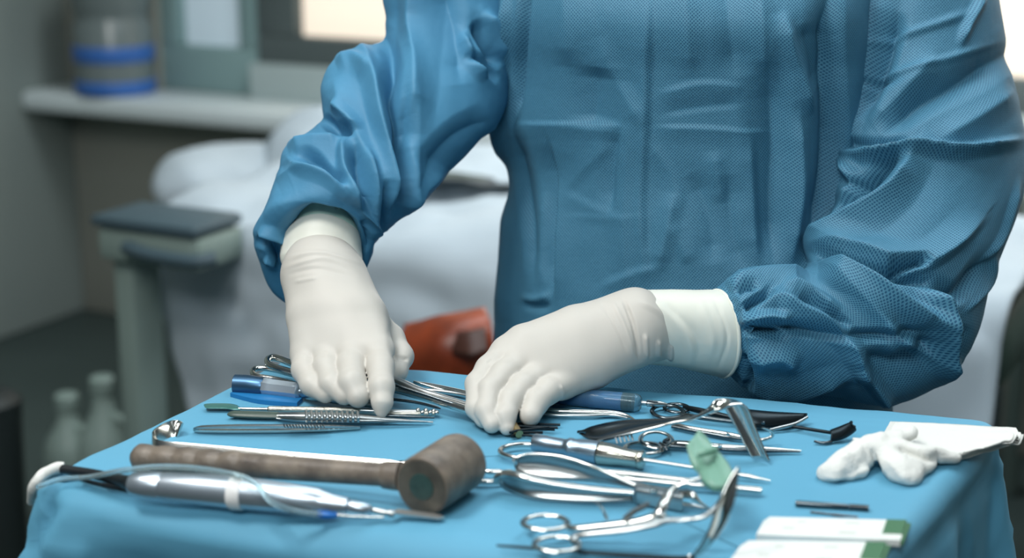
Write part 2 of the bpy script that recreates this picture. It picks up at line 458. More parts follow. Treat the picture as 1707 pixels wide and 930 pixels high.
# window sill
tag(rbox('trim_2', uL+0.0, uR, BW-0.20, BW+0.02, zs-0.055, zs, 'sill', bev=0.3), kind='structure')
def win(idx, u0, u1, zb, frame, pane, bot, sw=0.06):
    t = empty('window_%d' % idx, RF((u0+u1)/2, BW+0.04, zs), None, None); t['kind'] = 'structure'
    rbox('window_frame', u0, u1, BW+0.01, BW+0.09, zs, zs+bot, frame, t)
    rbox('window_frame', u0, u1, BW+0.01, BW+0.09, 2.12, 2.2, frame, t)
    rbox('window_frame', u0, u0+sw, BW+0.01, BW+0.09, zs+bot, 2.12, frame, t)
    rbox('window_frame', u1-0.06, u1, BW+0.01, BW+0.09, zs+bot, 2.12, frame, t)
    rbox('pane', u0+sw, u1-0.06, BW+0.05, BW+0.06, zs+bot, 2.12, pane, t)
ua = uz(265, 90)[0]; ub = uz(425, 90)[0]; uc = uz(470, 60)[0]
zf = uz(350, 80)[1]-zs
tag(rbox('trim_3', uL, ua, BW+0.0, BW+0.10, zs, 2.2, 'wall_b'), kind='structure')
win(1, ua, ub, zs, 'frame_teal', 'day_b', zf)
win(2, ub+0.001, 1.0, zs, 'frame_dark', 'day', uz(560, 66)[1]-zs, uz(488, 60)[0]-ub)
rr = rbox('trim_4', ub+0.0, 1.0, BW-0.03, BW+0.01, zs, zs+0.095, 'frame_grey'); tag(rr, kind='structure')
win(3, 1.002, 2.3, zs, 'frame_grey', 'day', 0.0+uz(1680, 170)[1]-uz(1680, 420)[1])
tag(rbox('trim_5', 2.3, uR, BW+0.0, BW+0.10, zs, 2.2, 'wall_b'), kind='structure')
# ceiling lights
for i, (u, v) in enumerate([(0.0, 2.6), (1.6, 2.6), (0.0, 1.4), (1.6, 1.4)]):
    t = empty('ceiling_light', RF(u, v, 2.8), ('left' if i % 2 == 0 else 'right')+' flat white ceiling light panel '+('nearer the window' if i < 2 else 'nearer the table')+', above the frame', 'ceiling light', 'flat light panels in the ceiling')
    rbox('frame', u-0.32, u+0.32, v-0.32, v+0.32, 2.775, 2.80, 'ceil', t)
    M.setdefault('diff', mat('lit_diffuser', (240, 245, 250), 0.6, emit=((235, 245, 255), 3.0)))
    rbox('diffuser', u-0.28, u+0.28, v-0.28, v+0.28, 2.765, 2.775, 'diff', t)

# stack of blue-banded bottles on the sill
def lathe(c, prof, seg=28, mb=None):
    mb = mb or MB(); V = []; F = []; k = len(prof)
    for r, z in prof:
        for j in range(seg): V.append((c[0]+r*math.cos(2*math.pi*j/seg), c[1]+r*math.sin(2*math.pi*j/seg), c[2]+z))
    for i in range(k-1):
        for j in range(seg): F.append((i*seg+j, i*seg+(j+1) % seg, (i+1)*seg+(j+1) % seg, (i+1)*seg+j))
    F.append(tuple(range(seg))[::-1]); F.append(tuple((k-1)*seg+j for j in range(seg))); mb.add(V, F); return mb
pos = W(193, 150, BW-0.10); pos.z = zs
rb_ = 66*depth(pos)/FPX
bt = empty('water_container', pos, 'large clear container with two blue bands standing on the window sill', 'container')
lathe(pos, [(rb_*0.9, 0), (rb_*0.98, 0.01), (rb_*0.98, 0.19), (rb_*0.9, 0.205), (rb_*0.9, 0.22), (rb_*0.97, 0.23), (rb_*0.97, 0.34), (rb_*0.4, 0.40), (rb_*0.35, 0.44)]).build('body', 'bottle_clear', bt)
for z0, z1 in ((0.004, 0.040), (0.092, 0.135)):
    lathe(pos, [(rb_*1.0, z0), (rb_*1.01, z0+0.002), (rb_*1.01, z1-0.002), (rb_*1.0, z1)]).build('blue_band', 'blue_band', bt)

# bed against the window wall, seen from its long side
def sheet_obj(name, ctrl, nu, nv, m, parent=None, amp=0.02, s=5, thick=0.006, label=None):
    Cn = np.array([[tuple(p) for p in row] for row in ctrl], float)
    rows = [catmull(r, nu) for r in Cn]; A = np.stack(rows, 0)
    A = np.stack([catmull(A[:, j], nv) for j in range(A.shape[1])], 1)
    n = vnormals(A, False); H = amp*crumple(A.reshape(-1, 3), s, 3).reshape(A.shape[:2])
    return grid_obj(A+n*H[..., None], name, m, parent, thick, label=label)
bv = 2.35; bvb = 3.08
bl = uz(300, 400, bv)[0]; br = uz(1675, 560, bv)[0]
zt = 0.70
bed = empty('hospital_bed', RF((bl+br)/2, (bv+bvb)/2, 0), 'wheeled hospital bed with dark green mattress behind the gowned person', 'bed')
rbox('base_frame', bl+0.1, br-0.1, bv+0.12, bvb-0.12, 0.30, 0.40, 'dark_dev', bed)
M['matt'] = mat('green_mattress', (50, 72, 66), 0.6)
rbox('mattress', bl, br, bv+0.03, bvb, zt-0.14, zt-0.02, 'matt', bed, bev=0.3)
for u in (bl+0.15, br-0.15):
    for v in (bv+0.16, bvb-0.16):
        rbox('leg', u-0.03, u+0.03, v-0.03, v+0.03, 0, 0.30, 'dark_dev', bed)
for u in (bl+0.3, br-0.3): rbox('upright', u-0.04, u+0.04, (bv+bvb)/2-0.04, (bv+bvb)/2+0.04, 0.40, zt-0.12, 'dark_dev', bed)
# the white sheet hanging over its near side
L0 = uz(238, 500, bv-0.05)[0]; L1 = uz(305, 690, bv-0.08)[0]
def rowc(v, z, us, dz=0): return [RF(u, v+0.02*math.sin(7*u+z*5), z+dz*math.sin(9*u)) for u in us]
us0 = np.linspace(L0+0.05, br, 9)
st = sheet_obj('bed_sheet', [rowc(bvb-0.25, zt+0.02, us0, .015), rowc(bv+0.3, zt+0.03, us0, .02), rowc(bv, zt+0.005, np.linspace(L0, br, 9), .01),
      rowc(bv-0.05, zt-0.14, np.linspace(L0, br, 9)), rowc(bv-0.07, zt-0.3, np.linspace((L0+L1)/2, br, 9)), rowc(bv-0.09, 0.26, np.linspace(L1+0.02, br, 9))], 10, 10, 'sheet', None, 0.022, 4)
tag(st, 'rumpled white sheet hanging over the near side of the hospital bed', 'sheet')
# heaped bedding toward the head end
def blob(name, parts, m, label, cat, h=0.02, k=0.08, amp=0.012, group=None):
    A = np.array([tuple(p[0]) for p in parts]); rr_ = max(max(p[1]) for p in parts)+0.05
    def fn(G):
        d = None
        for c, r in parts:
            e = ell(G, c, r, [E1, E2, (0, 0, 1)]); d = e if d is None else smin(d, e, k)
        return d
    o = sdf_obj(fn, A.min(0)-rr_, A.max(0)+rr_, h, name, m, None, post=lambda V: amp*crumple(V, 7, 2)); return tag(o, label, cat, group)
def wp(px, py, v, z=None):
    p = W(px, py, v); return p
blob('pillow', [(wp(400, 290, 2.85), (0.12, 0.15, 0.06)), (wp(345, 315, 2.8), (0.07, 0.10, 0.04))], 'sheet', 'plump white pillow heaped at the left end of the bed', 'pillow')
blob('folded_blanket', [(wp(540, 265, 2.95), (0.12, 0.13, 0.10)), (wp(560, 320, 2.9), (0.16, 0.13, 0.06))], 'sheet', 'bunched white blanket rising beside the pillow', 'blanket')
blob('folded_towel', [(wp(800, 290, 2.8), (0.12, 0.12, 0.022)), (wp(770, 295, 2.8), (0.12, 0.12, 0.02))], 'sheet', 'flat folded white towel on the bed by the gown sleeve', 'towel')
# grey control unit at the left end of the bed
cu = empty('bed_control_unit', wp(320, 400, 2.3), 'grey control unit with blue-grey handle at the left end of the bed', 'control unit')
c0 = uz(235, 330, 2.3)[0]; c1 = uz(405, 330, 2.3)[0]; zA = uz(300, 352, 2.3)[1]; zB = uz(300, 415, 2.3)[1]; zC = uz(300, 700, 2.3)[1]
rbox('top_cover', c0, c1, 2.16, 2.30, zA-0.008, zA+0.012, 'dark_dev', cu, bev=0.4)
rbox('housing', c0+0.005, c1, 2.17, 2.30, zB, zA-0.01, 'grey_dev', cu, bev=0.2)
sweep([wp(212, 412, 2.16), wp(250, 425, 2.14), wp(320, 436, 2.13), wp(360, 430, 2.15)], 0.014, 0.012).build('handle', 'dark_dev', cu)
rbox('column', c0+0.01, c0+0.055, 2.20, 2.28, 0.0, zB, 'grey_dev', cu, bev=0.2)
# orange-brown case leaning on the bed
pc = wp(752, 600, 2.0)
oc = empty('vinyl_case', pc, 'orange-brown vinyl case standing between the two gloved hands behind the table', 'case')
ca = W(690, 556, 2.0); cb = W(812, 540, 2.0)
sheet_obj('case_body', [[W(688, 556, 1.98), W(740, 550, 1.97), W(812, 538, 2.0)], [W(690, 590, 1.95), W(745, 585, 1.93), W(818, 575, 1.97)], [W(692, 700, 1.97), W(750, 700, 1.95), W(822, 700, 1.99)]], 8, 8, 'orange', oc, 0.004, 9, 0.05)
sheet_obj('case_flap', [[W(745, 556, 1.93), W(780, 551, 1.93), W(808, 546, 1.95)], [W(755, 590, 1.91), W(785, 592, 1.90), W(812, 585, 1.92)]], 6, 6, mat('dark_brown_flap', (58, 28, 18), 0.5), oc, 0.002, 9, 0.004, label='dark brown flap of the case')
# plastic jugs on the floor at the left
for i, (px, py, rr_, hh, lb) in enumerate([(178, 760, 46, 0.24, 'milky plastic jug on the floor left of the table, the taller one'), (118, 780, 44, 0.21, 'milky plastic jug on the floor left of the table, the shorter one')]):
    base = Yp(px, 760, 3.1+0.1*i); base.z = 0.0; top = Yp(px, 655+28*i, 3.1+0.1*i).z; r_ = rr_*depth(base)/FPX
    j = empty('plastic_jug', base, lb, 'jug', 'plastic jugs on the floor')
    lathe(base, [(r_*0.9, 0), (r_, 0.01), (r_, top*0.62), (r_*0.85, top*0.74), (r_*0.4, top*0.9), (r_*0.34, top)]).build('body', 'jug', j)
    lathe(base+Vector((0, 0, top)), [(r_*0.42, 0), (r_*0.44, 0.002), (r_*0.44, 0.03), (r_*0.36, 0.034)]).build('cap', 'jug', j)
    sweep([base+E1*r_*0.9+Vector((0, 0, top*0.4)), base+E1*r_*1.35+Vector((0, 0, top*0.55)), base+E1*r_*1.2+Vector((0, 0, top*0.8)), base+E1*r_*0.4+Vector((0, 0, top*0.86))], 0.009).build('handle', 'jug', j)
# dark waste bin at the far left
bb = Yp(-10, 800, 2.8); bb.z = 0; r_ = 52*depth(bb)/FPX; tz = Yp(0, 660, 2.8).z
wb = empty('waste_bin', bb, 'dark plastic waste bin at the far left edge behind the table', 'bin')
lathe(bb, [(r_*0.8, 0), (r_*0.85, 0.01), (r_, tz-0.04), (r_*1.02, tz-0.04), (r_*1.02, tz-0.02)]).build('body', 'dark_leg', wb)
lathe(bb+Vector((0, 0, tz-0.02)), [(r_*1.05, 0), (r_*1.05, 0.012), (r_*0.7, 0.03), (r_*0.2, 0.034)]).build('lid', 'dark_leg', wb)
# steel trolley shelf unit at the right, behind the sleeve
tv = 3.12; t0 = uz(1640, 450, tv)[0]; t1 = t0+0.55
tr = empty('trolley', RF((t0+t1)/2, tv+0.2, 0), 'pale grey trolley with white shelves behind the right sleeve', 'trolley')
for py in (300, 470, 560):
    z = uz(1690, py, tv)[1]; rbox('shelf', t0, t1, tv, tv+0.36, z-0.03, z, 'sill', tr, bev=0.2)
for u in (t0+0.02, t1-0.02):
    for v in (tv+0.02, tv+0.34): rbox('post', u-0.015, u+0.015, v-0.015, v+0.015, 0, uz(1690, 300, tv)[1]-0.03, 'grey_dev', tr)
rbox('back_panel', t0, t1, tv+0.345, tv+0.36, 0.3, uz(1690, 300, tv)[1]-0.03, 'sill', tr)

# ================================================================ TABLE AND DRAPE
A_, B_, C_ = T(478, 594), T(58, 808), T(1606, 699)
# front edge and right edge lines on the table plane
f0, f1 = T(110, 822), T(520, 882); r0, r1 = T(1655, 722), T(1478, 930)
def isect(p, q, r, s):
    d1 = q-p; d2 = s-r; k = ((r.x-p.x)*d2.y-(r.y-p.y)*d2.x)/(d1.x*d2.y-d1.y*d2.x); return p+d1*k
D_ = isect(f0, f1, r0, r1); B_ = isect(f0, f1, A_, T(80, 790)); C_ = isect(r0, r1, A_, T(1060, 646))
poly = [A_, C_, D_, B_]
def inset_poly(poly, d, rc, nc=10):
    """rounded polygon offset inwards by d"""
    c = sum(poly, Vector())/4; out = []
    n = len(poly)
    lines = []
    for i in range(n):
        p, q = poly[i], poly[(i+1) % n]; t = (q-p).normalized(); nr = Vector((-t.y, t.x, 0))
        if (c-p).dot(nr) < 0: nr = -nr
        lines.append((p+nr*d, q+nr*d))
    P2 = [isect(lines[i-1][0], lines[i-1][1], lines[i][0], lines[i][1]) for i in range(n)]
    for i in range(n):
        p = P2[i]; a = (P2[i-1]-p).normalized(); b = (P2[(i+1) % n]-p).normalized()
        for k in range(nc+1):
            t = k/nc; q0 = p+a*rc; q1 = p+b*rc
            out.append(q0*(1-t)**2+p*2*t*(1-t)+q1*t*t)
    return out
ring = inset_poly(poly, 0.0, 0.028)
# resample evenly
Rg = np.array([tuple(p) for p in ring]); Rg = np.vstack([Rg, Rg[:1]]); sl_ = np.r_[0, np.cumsum(np.linalg.norm(np.diff(Rg, axis=0), axis=1))]
NB = 520; ss = np.linspace(0, sl_[-1], NB, endpoint=False)
Rg = np.stack([np.interp(ss, sl_, Rg[:, i]) for i in range(3)], 1)
tn = np.roll(Rg, -1, 0)-np.roll(Rg, 1, 0); tn /= np.linalg.norm(tn, axis=1)[:, None]
on = np.stack([tn[:, 1], -tn[:, 0], 0*tn[:, 0]], 1)
cc = Rg.mean(0)
if ((Rg-cc)*on).sum() < 0: on = -on
front = np.clip((-on[:, 1]-0.35)/0.5, 0, 1); rv = 0.010+0.020*front
rows = []
for t in np.linspace(0.0, 1, 60)[1:]: rows.append(cc+(Rg-cc)*t - on*rv[:, None]*t)
# edge round and skirt
for k in range(1, 9):
    a = k/8*math.pi/2; rows.append(Rg-on*(rv-rv*math.sin(a))[:, None] - np.array([0, 0, 1])*(rv-rv*math.cos(a))[:, None])
corner = np.zeros(NB)
for p in poly: corner = np.maximum(corner, np.exp(-(np.linalg.norm(Rg-np.array(p), axis=1)/0.055)**2))
# the near skirt is tucked inward, shaped to face down and darken
for k in range(1, 60):
    d = 0.46*(k/59)
    fl = 0.10*d-front*min(0.34*d, 0.05)+0.05*corner*min(1, d/0.22)
    wave = (0.010*np.sin(ss*24+1.0)+0.007*np.sin(ss*57+2*np.sin(ss*9)))*min(1, d/0.12)
    rows.append(Rg+on*(fl+wave)[:, None]-np.array([0, 0, 1])*(rv+d)[:, None])
P = np.stack(rows, 0)
nn_ = vnormals(P, True)
if nn_[20, :, 2].mean() < 0: nn_ = -nn_
Hn = 0.0014*crumple(P.reshape(-1, 3), 8, 3).reshape(P.shape[:2])
Hn[:52] *= 0.25; Hn[52:60] *= 0.5
X, Y = proj(P.reshape(-1, 3))
dr_folds = [
 ([(98, 828), (60, 900), (44, 935)], -8, 40, 22), ([(98, 828), (230, 872), (400, 905), (560, 930)], 4, 26, 30),
 ([(70, 840), (45, 900)], 4, 18, 18),
 ([(372, 860), (374, 930)], 1.0, 7, 7), ([(60, 905), (160, 930)], 5, 30, 30),
 ([(1655, 775), (1600, 850), (1520, 935)], -4, 18, 22), ([(1707, 760), (1660, 775), (1640, 800)], 2.5, 8, 14),
 ([(1660, 780), (1665, 850), (1650, 930)], 3, 12, 16), ([(1610, 840), (1615, 930)], 2.5, 12, 12), ([(1680, 870), (1707, 920)], 2, 5, 8),
 ([(1655, 725), (1690, 760), (1707, 800)], 3, 12, 12)]
Hf = fold_field(X, Y, dr_folds).reshape(P.shape[:2]); Hf[:50] *= 0.15
P = P+nn_*(Hn+Hf)[..., None]
P[:48, :, 2] = TABLE_Z
a, b = P.shape[:2]
Vd = P.reshape(-1, 3).tolist(); Fd = [(i*b+j, i*b+(j+1) % b, (i+1)*b+(j+1) % b, (i+1)*b+j) for i in range(a-1) for j in range(b)]
Vd.append((cc[0], cc[1], TABLE_Z)); Fd += [(len(Vd)-1, (j+1) % b, j) for j in range(b)]
mb = MB(); mb.add(Vd, Fd); dr = mb.build('table_drape', 'drape', angle=None)
tag(dr, 'light blue nonwoven surgical drape covering the instrument table', 'drape')
tb = empty('instrument_table', (cc[0], cc[1], 0), 'steel instrument table under the light blue drape', 'table')
pin = inset_poly(poly, 0.024, 0.02)
mb = MB(); k = len(pin)
Vt = [(p.x, p.y, TABLE_Z-0.0035) for p in pin]+[(p.x, p.y, TABLE_Z-0.024) for p in pin]
mb.add(Vt, [tuple(range(k)), tuple(range(k, 2*k))[::-1]]+[(i, (i+1) % k, k+(i+1) % k, k+i) for i in range(k)]); mb.build('tabletop', 'steel2', tb)
for p in inset_poly(poly, 0.035, 0.001, 1)[::2]:
    lathe((p.x, p.y, 0.0), [(0.012, 0), (0.012, TABLE_Z-0.025)], 16).build('leg', 'steel2', tb)

# ================================================================ THE PERSON
per = empty('person', (0.15, 1.60, 0), 'person in a blue surgical gown and white latex gloves sorting instruments over the table', 'person')
# torso of the gown
LR = (1.60, 1.50)
tor_st = [(1085, -430, 1235, -430, 1.62, .055), (1040, -400, 1290, -400, 1.62, .065), (860, -330, 1450, -330, 1.62, .085), (800, -200, 1500, -200, (1.64, 1.60), .115),
  (812, 0, 1452, 0, LR, .125), (826, 120, 1445, 120, LR, .125), (828, 215, 1440, 215, LR, .12), (850, 300, 1436, 300, LR, .118), (838, 420, 1440, 420, LR, .122),
  (826, 560, 1480, 560, LR, .128), (815, 750, 1490, 750, LR, .135), (790, 1050, 1520, 1050, LR, .145), (770, 1400, 1550, 1400, LR, .15), (765, 1620, 1560, 1620, LR, .15)]
tor_folds = [
 ([(858, 206), (950, 207), (1040, 210)], 2.0, 26, 4), ([(1095, 212), (1190, 214), (1285, 224)], 2.0, 26, 4),
 ([(876, -40), (868, 60), (858, 160), (854, 215)], -9, 9, 14), ([(854, 215), (868, 290), (884, 380), (890, 470)], -6, 12, 26),
 ([(846, -40), (846, 60), (832, 170), (838, 250), (846, 300)], 7, 14, 10),
 ([(1000, 60), (1030, 140), (1080, 210)], 3, 70, 22), ([(995, 110), (985, 215)], -6, 55, 80),
 ([(1082, -20), (1078, 100), (1076, 210), (1070, 330), (1072, 400), (1078, 485)], 3.5, 60, 10),
 ([(1034, 212), (1026, 260), (1020, 350)], -3.0, 26, 6), ([(1050, 215), (1045, 300), (1040, 400), (1046, 480)], 1.6, 26, 16),
 ([(914, 235), (926, 310), (924, 400), (922, 495)], -5, 34, 5), ([(934, 300), (932, 400), (930, 500)], 3, 6, 34),
 ([(870, 494), (895, 497), (918, 489)], 3, 14, 5), ([(872, 508), (900, 512), (918, 508)], -3, 9, 9),
 ([(1305, 20), (1326, 100), (1357, 190)], 7, 44, 14), ([(1340, 40), (1372, 150)], -5, 26, 26),
 ([(1385, -30), (1388, 120), (1392, 240), (1375, 350), (1342, 432)], -15, 44, 22),
 ([(1285, 100), (1290, 240), (1286, 330), (1290, 440)], -9, 56, 30), ([(1250, 225), (1256, 330), (1262, 440)], 4, 40, 12),
 ([(1330, 180), (1332, 330), (1318, 440)], 7, 24, 20),
 ([(1126, 320), (1112, 390), (1098, 450)], 4, 30, 20), ([(1120, 370), (1150, 440)], 2, 16, 26), ([(1150, 290), (1180, 360), (1190, 440)], -4, 30, 40),
 ([(1215, 290), (1220, 380), (1240, 450)], -4, 34, 34), ([(1190, 250), (1204, 340)], 2.5, 26, 26),
 ([(940, 320), (980, 275), (1020, 240)], 1.0, 14, 24), ([(935, 318), (985, 345), (1040, 365)], 0.9, 24, 10), ([(1080, 232), (1120, 290), (1140, 350)], 1.4, 30, 12),
 ([(1000, 480), (1060, 455), (1110, 445)], 1.6, 24, 10), ([(940, 360), (1020, 363), (1070, 360)], 0.5, 14, 5),
 ([(1098, 158), (1170, 140), (1240, 146)], 1.8, 34, 8), ([(1098, 190), (1180, 178), (1240, 172)], -1.2, 8, 22),
 ([(940, -60), (952, 110)], 4, 50, 50), ([(1140, -60), (1152, 130)], 3.5, 50, 30), ([(1205, -60), (1225, 130)], -4, 34, 44), ([(1265, -60), (1275, 130)], 4, 30, 26),
 ([(850, 330), (842, 440), (836, 540)], 4, 20, 24), ([(905, 320), (900, 420), (905, 480)], 2.5, 22, 10)]
gown, _P = sheath(tor_st, [(p, A*1.35, wa*1.05, wb*1.05) for p, A, wa, wb in tor_folds], 'gown', 'gown', per, ns=420, nt=560, crum=0.0007, cs=7, fac=(0.0024, 0.10, 5))
# person's right arm sleeve (left in the picture)
ls = [(800, -300, 960, -280, 1.62, .05), (700, -200, 900, -170, 1.62, .065), (640, -40, 862, -50, 1.60, .075), (644, 35, 862, 50, 1.585, .078), (628, 72, 850, 140, 1.565, .08), (566, 96, 832, 208, 1.54, .078),
  (537, 140, 800, 240, 1.52, .076), (533, 200, 752, 285, 1.50, .072), (480, 248, 712, 326, 1.475, .068), (460, 302, 672, 362, 1.455, .062, 0, -20),
  (440, 352, 630, 392, 1.44, .055, 0, -46), (424, 396, 622, 412, 1.43, .047, 0, -70), (438, 434, 612, 425, 1.425, .041, 3, -92), (468, 430, 604, 420, 1.425, .036, 0, -90), (478, 418, 598, 412, 1.435, .032, 0, -80), (488, 395, 592, 395, 1.45, .026, 0, -70)]
l_folds = [
 ([(790, 35), (812, 75), (838, 112)], -12, 12, 16), ([(805, 20), (835, 60), (842, 100)], 6, 10, 14), ([(775, 90), (805, 105), (832, 135)], -7, 10, 10), ([(770, 50), (790, 100), (815, 130)], 6, 14, 8),
 ([(700, -60), (694, 60), (686, 150), (679, 222)], 11, 30, 38), ([(640, 60), (652, 110), (648, 160), (660, 215), (668, 300)], -15, 15, 18), ([(672, 150), (678, 250), (664, 330), (650, 372)], -9, 12, 18),
 ([(600, 72), (622, 120), (640, 200), (652, 290), (648, 360)], 10, 24, 14), ([(556, 130), (580, 190), (606, 250), (628, 340)], 5, 26, 22),
 ([(560, 105), (590, 100), (620, 130)], 5, 20, 12),
 ([(536, 196), (558, 214), (592, 224)], -11, 10, 12), ([(560, 170), (590, 200), (600, 222)], 5, 16, 10),
 ([(578, 232), (572, 262), (576, 300), (602, 345)], 9, 10, 16), ([(592, 245), (598, 290), (618, 350)], -8, 12, 10), ([(614, 250), (620, 310), (624, 380)], 6, 10, 12),
 ([(482, 248), (520, 240), (575, 236)], 7, 26, 12), ([(498, 262), (522, 262), (542, 278), (575, 315)], -10, 12, 8), ([(480, 262), (505, 285), (560, 310), (600, 340)], 6, 14, 12),
 ([(462, 300), (500, 290), (540, 305), (580, 330)], 5, 34, 14), ([(745, 280), (700, 320), (665, 350)], 4, 12, 14),
 ([(820, 200), (760, 230), (710, 290)], -6, 30, 40), ([(640, 300), (640, 350), (632, 390)], -6, 8, 10), ([(676, 220), (690, 290), (680, 350)], 5, 14, 16),
 ([(428, 398), (452, 410), (474, 450)], -6, 10, 12), ([(432, 385), (462, 392), (476, 405)], 5, 10, 10), ([(440, 430), (462, 440)], 4, 8, 8),
 ([(606, 365), (614, 395), (606, 420)], -5, 8, 8), ([(602, 350), (620, 370), (624, 400)], 5, 8, 8), ([(730, -30), (760, 60), (770, 140)], -5, 36, 30)]
sheath(ls, [(p, A*1.55, wa*1.15, wb*1.15) for p, A, wa, wb in l_folds], 'sleeve', 'gown_plain', gown, ns=330, nt=330, crum=0.0006, cs=12, fac=(0.0022, 0.055, 8))
# person's left arm sleeve (right in the picture): shoulder, elbow at lower right, forearm back toward the middle
rs = [(1290, -290, 1450, -300, 1.60, .05), (1390, -170, 1600, -200, 1.585, .07), (1432, -50, 1650, -60, 1.56, .078), (1418, 60, 1676, 60, 1.54, .082), (1405, 160, 1692, 150, 1.52, .084), (1396, 240, 1710, 240, 1.50, .085),
  (1384, 330, 1706, 320, 1.475, .084), (1366, 400, 1682, 390, 1.45, .082), (1352, 436, 1652, 470, 1.425, .08), (1345, 450, 1628, 560, 1.405, .078), (1338, 455, 1580, 632, 1.395, .074),
  (1322, 455, 1482, 676, 1.385, .07), (1300, 455, 1400, 662, 1.375, .065), (1265, 458, 1322, 655, 1.365, .058), (1225, 464, 1262, 655, 1.355, .05, 8, 0), (1202, 478, 1236, 640, 1.352, .040, 22, 0), (1188, 492, 1216, 618, 1.35, .032, 26, 0), (1170, 505, 1190, 600, 1.35, .026, 20, 0)]
r_folds = [
 ([(1485, -40), (1452, 60), (1420, 160), (1396, 256)], 9, 18, 26), ([(1500, 20), (1470, 110), (1430, 200)], -7, 22, 20), ([(1410, -30), (1402, 100), (1394, 220)], 5, 12, 12),
 ([(1640, -10), (1612, 40), (1600, 75)], 4, 8, 10), ([(1440, 82), (1520, 55), (1620, 20)], 1.8, 6, 8), ([(1430, 140), (1540, 110), (1670, 70)], 1.6, 6, 8), ([(1420, 128), (1450, 138), (1500, 130)], -3, 8, 8),
 ([(1690, 85), (1600, 140), (1520, 180), (1470, 225)], -8, 34, 26), ([(1560, 90), (1500, 160), (1450, 210)], 4, 30, 26), ([(1690, 150), (1620, 200), (1560, 236)], 4, 26, 30),
 ([(1396, 254), (1450, 256), (1520, 243), (1600, 250), (1700, 232)], 9, 16, 8), ([(1398, 240), (1460, 242), (1515, 232)], -5, 8, 12),
 ([(1525, 246), (1500, 300), (1470, 335), (1400, 385), (1345, 432)], 11, 20, 34), ([(1400, 262), (1420, 300), (1395, 350), (1376, 372)], 6, 12, 16), ([(1500, 255), (1460, 300), (1420, 335), (1382, 362)], -10, 20, 12),
 ([(1400, 300), (1440, 310), (1470, 290)], -5, 12, 12),
 ([(1366, 432), (1420, 442), (1480, 458), (1540, 470)], -15, 9, 9), ([(1480, 452), (1515, 442), (1548, 436)], -13, 9, 12), ([(1345, 428), (1420, 418), (1500, 440), (1560, 432), (1640, 360)], 7, 12, 34),
 ([(1368, 446), (1440, 470), (1510, 510), (1572, 546)], 11, 26, 14), ([(1372, 452), (1440, 500), (1500, 560)], 5, 22, 18),
 ([(1540, 470), (1562, 510), (1572, 560), (1576, 634)], 12, 22, 22), ([(1520, 455), (1556, 480), (1600, 490), (1650, 430)], -7, 14, 22), ([(1600, 540), (1590, 600)], -5, 20, 20),
 ([(1660, 420), (1650, 470), (1610, 520)], 2.0, 5, 5), ([(1700, 300), (1672, 390), (1640, 440)], 2.5, 6, 6),
 ([(1210, 474), (1270, 462), (1350, 458)], 5, 14, 8),
 ([(1270, 512), (1296, 500), (1330, 520), (1400, 555), (1430, 600), (1432, 640)], 9, 22, 18), ([(1260, 540), (1330, 548), (1440, 560), (1560, 548)], -6, 12, 12),
 ([(1240, 535), (1280, 530), (1318, 536)], 7, 8, 12), ([(1236, 518), (1262, 500), (1290, 482)], -7, 9, 9), ([(1236, 550), (1270, 552), (1310, 560)], -8, 9, 9), ([(1250, 600), (1300, 590), (1330, 610)], 6, 26, 20),
 ([(1236, 590), (1246, 620), (1250, 650)], -6, 8, 8), ([(1246, 650), (1310, 655), (1420, 625)], 5, 12, 22), ([(1300, 480), (1330, 480), (1400, 520)], 5, 14, 12), ([(1330, 495), (1370, 510), (1420, 550)], -6, 14, 10),
 ([(1440, 590), (1500, 610), (1570, 560)], -9, 40, 26), ([(1430, 605), (1460, 640), (1485, 672)], 7, 14, 14), ([(1470, 540), (1520, 575), (1560, 600)], 5, 14, 14),
 ([(1226, 490), (1240, 480), (1262, 478)], -4, 6, 6)]
sheath(rs, [(p, A*1.9, wa*1.2, wb*1.2) for p, A, wa, wb in r_folds], 'sleeve', 'gown', gown, ns=420, nt=400, crum=0.0006, cs=12, fac=(0.0018, 0.06, 4), gather=(0.88, 15, 0.0012, 0.05))

# ---- hands
def J(px, py, Y): return np.array(Yp(px, py, Y))
def rr(px, p): return px*depth(p)/FPX
def bones(spec, G):
    """chain of (x, y, Y, r px)"""
    P_ = [J(*s[:3]) for s in spec]; Rr = [rr(s[3], P_[i]) for i, s in enumerate(spec)]; d = None
    for i in range(len(spec)-1):
        e = cap(G, P_[i], P_[i+1], Rr[i], Rr[i+1]); d = e if d is None else smin(d, e, 0.004)
    return d
def hand(palm, fingers, name, folds, lo, hi, h, label, parent, kp=0.020, kf=0.0045):
    def fn(G):
        d = None
        for s in palm:
            e = bones(s, G); d = e if d is None else smin(d, e, kp)
        res = d.copy()
        for s in fingers: res = np.minimum(res, smin(d, bones(s, G), kf))
        return res
    pts = np.array([J(*s[:3]) for ch in palm+fingers for s in ch])
    return sdf_obj(fn, pts.min(0)-0.036, pts.max(0)+0.036, h, name, 'glove', parent, folds, 2, label=label)
lh_palm = [[(530, 400, 1.43, 58), (535, 445, 1.395, 60)], [(504, 470, 1.375, 28), (508, 530, 1.345, 28), (510, 588, 1.319, 25)],
  [(528, 450, 1.375, 40), (538, 520, 1.345, 36), (546, 588, 1.315, 27)], [(555, 455, 1.375, 40), (580, 520, 1.34, 38), (587, 586, 1.309, 28)],
  [(578, 470, 1.375, 28), (610, 530, 1.34, 34), (630, 582, 1.307, 28)], [(570, 470, 1.39, 26), (610, 530, 1.365, 26), (640, 575, 1.345, 22)],
  [(560, 500, 1.365, 36), (568, 560, 1.335, 32)]]
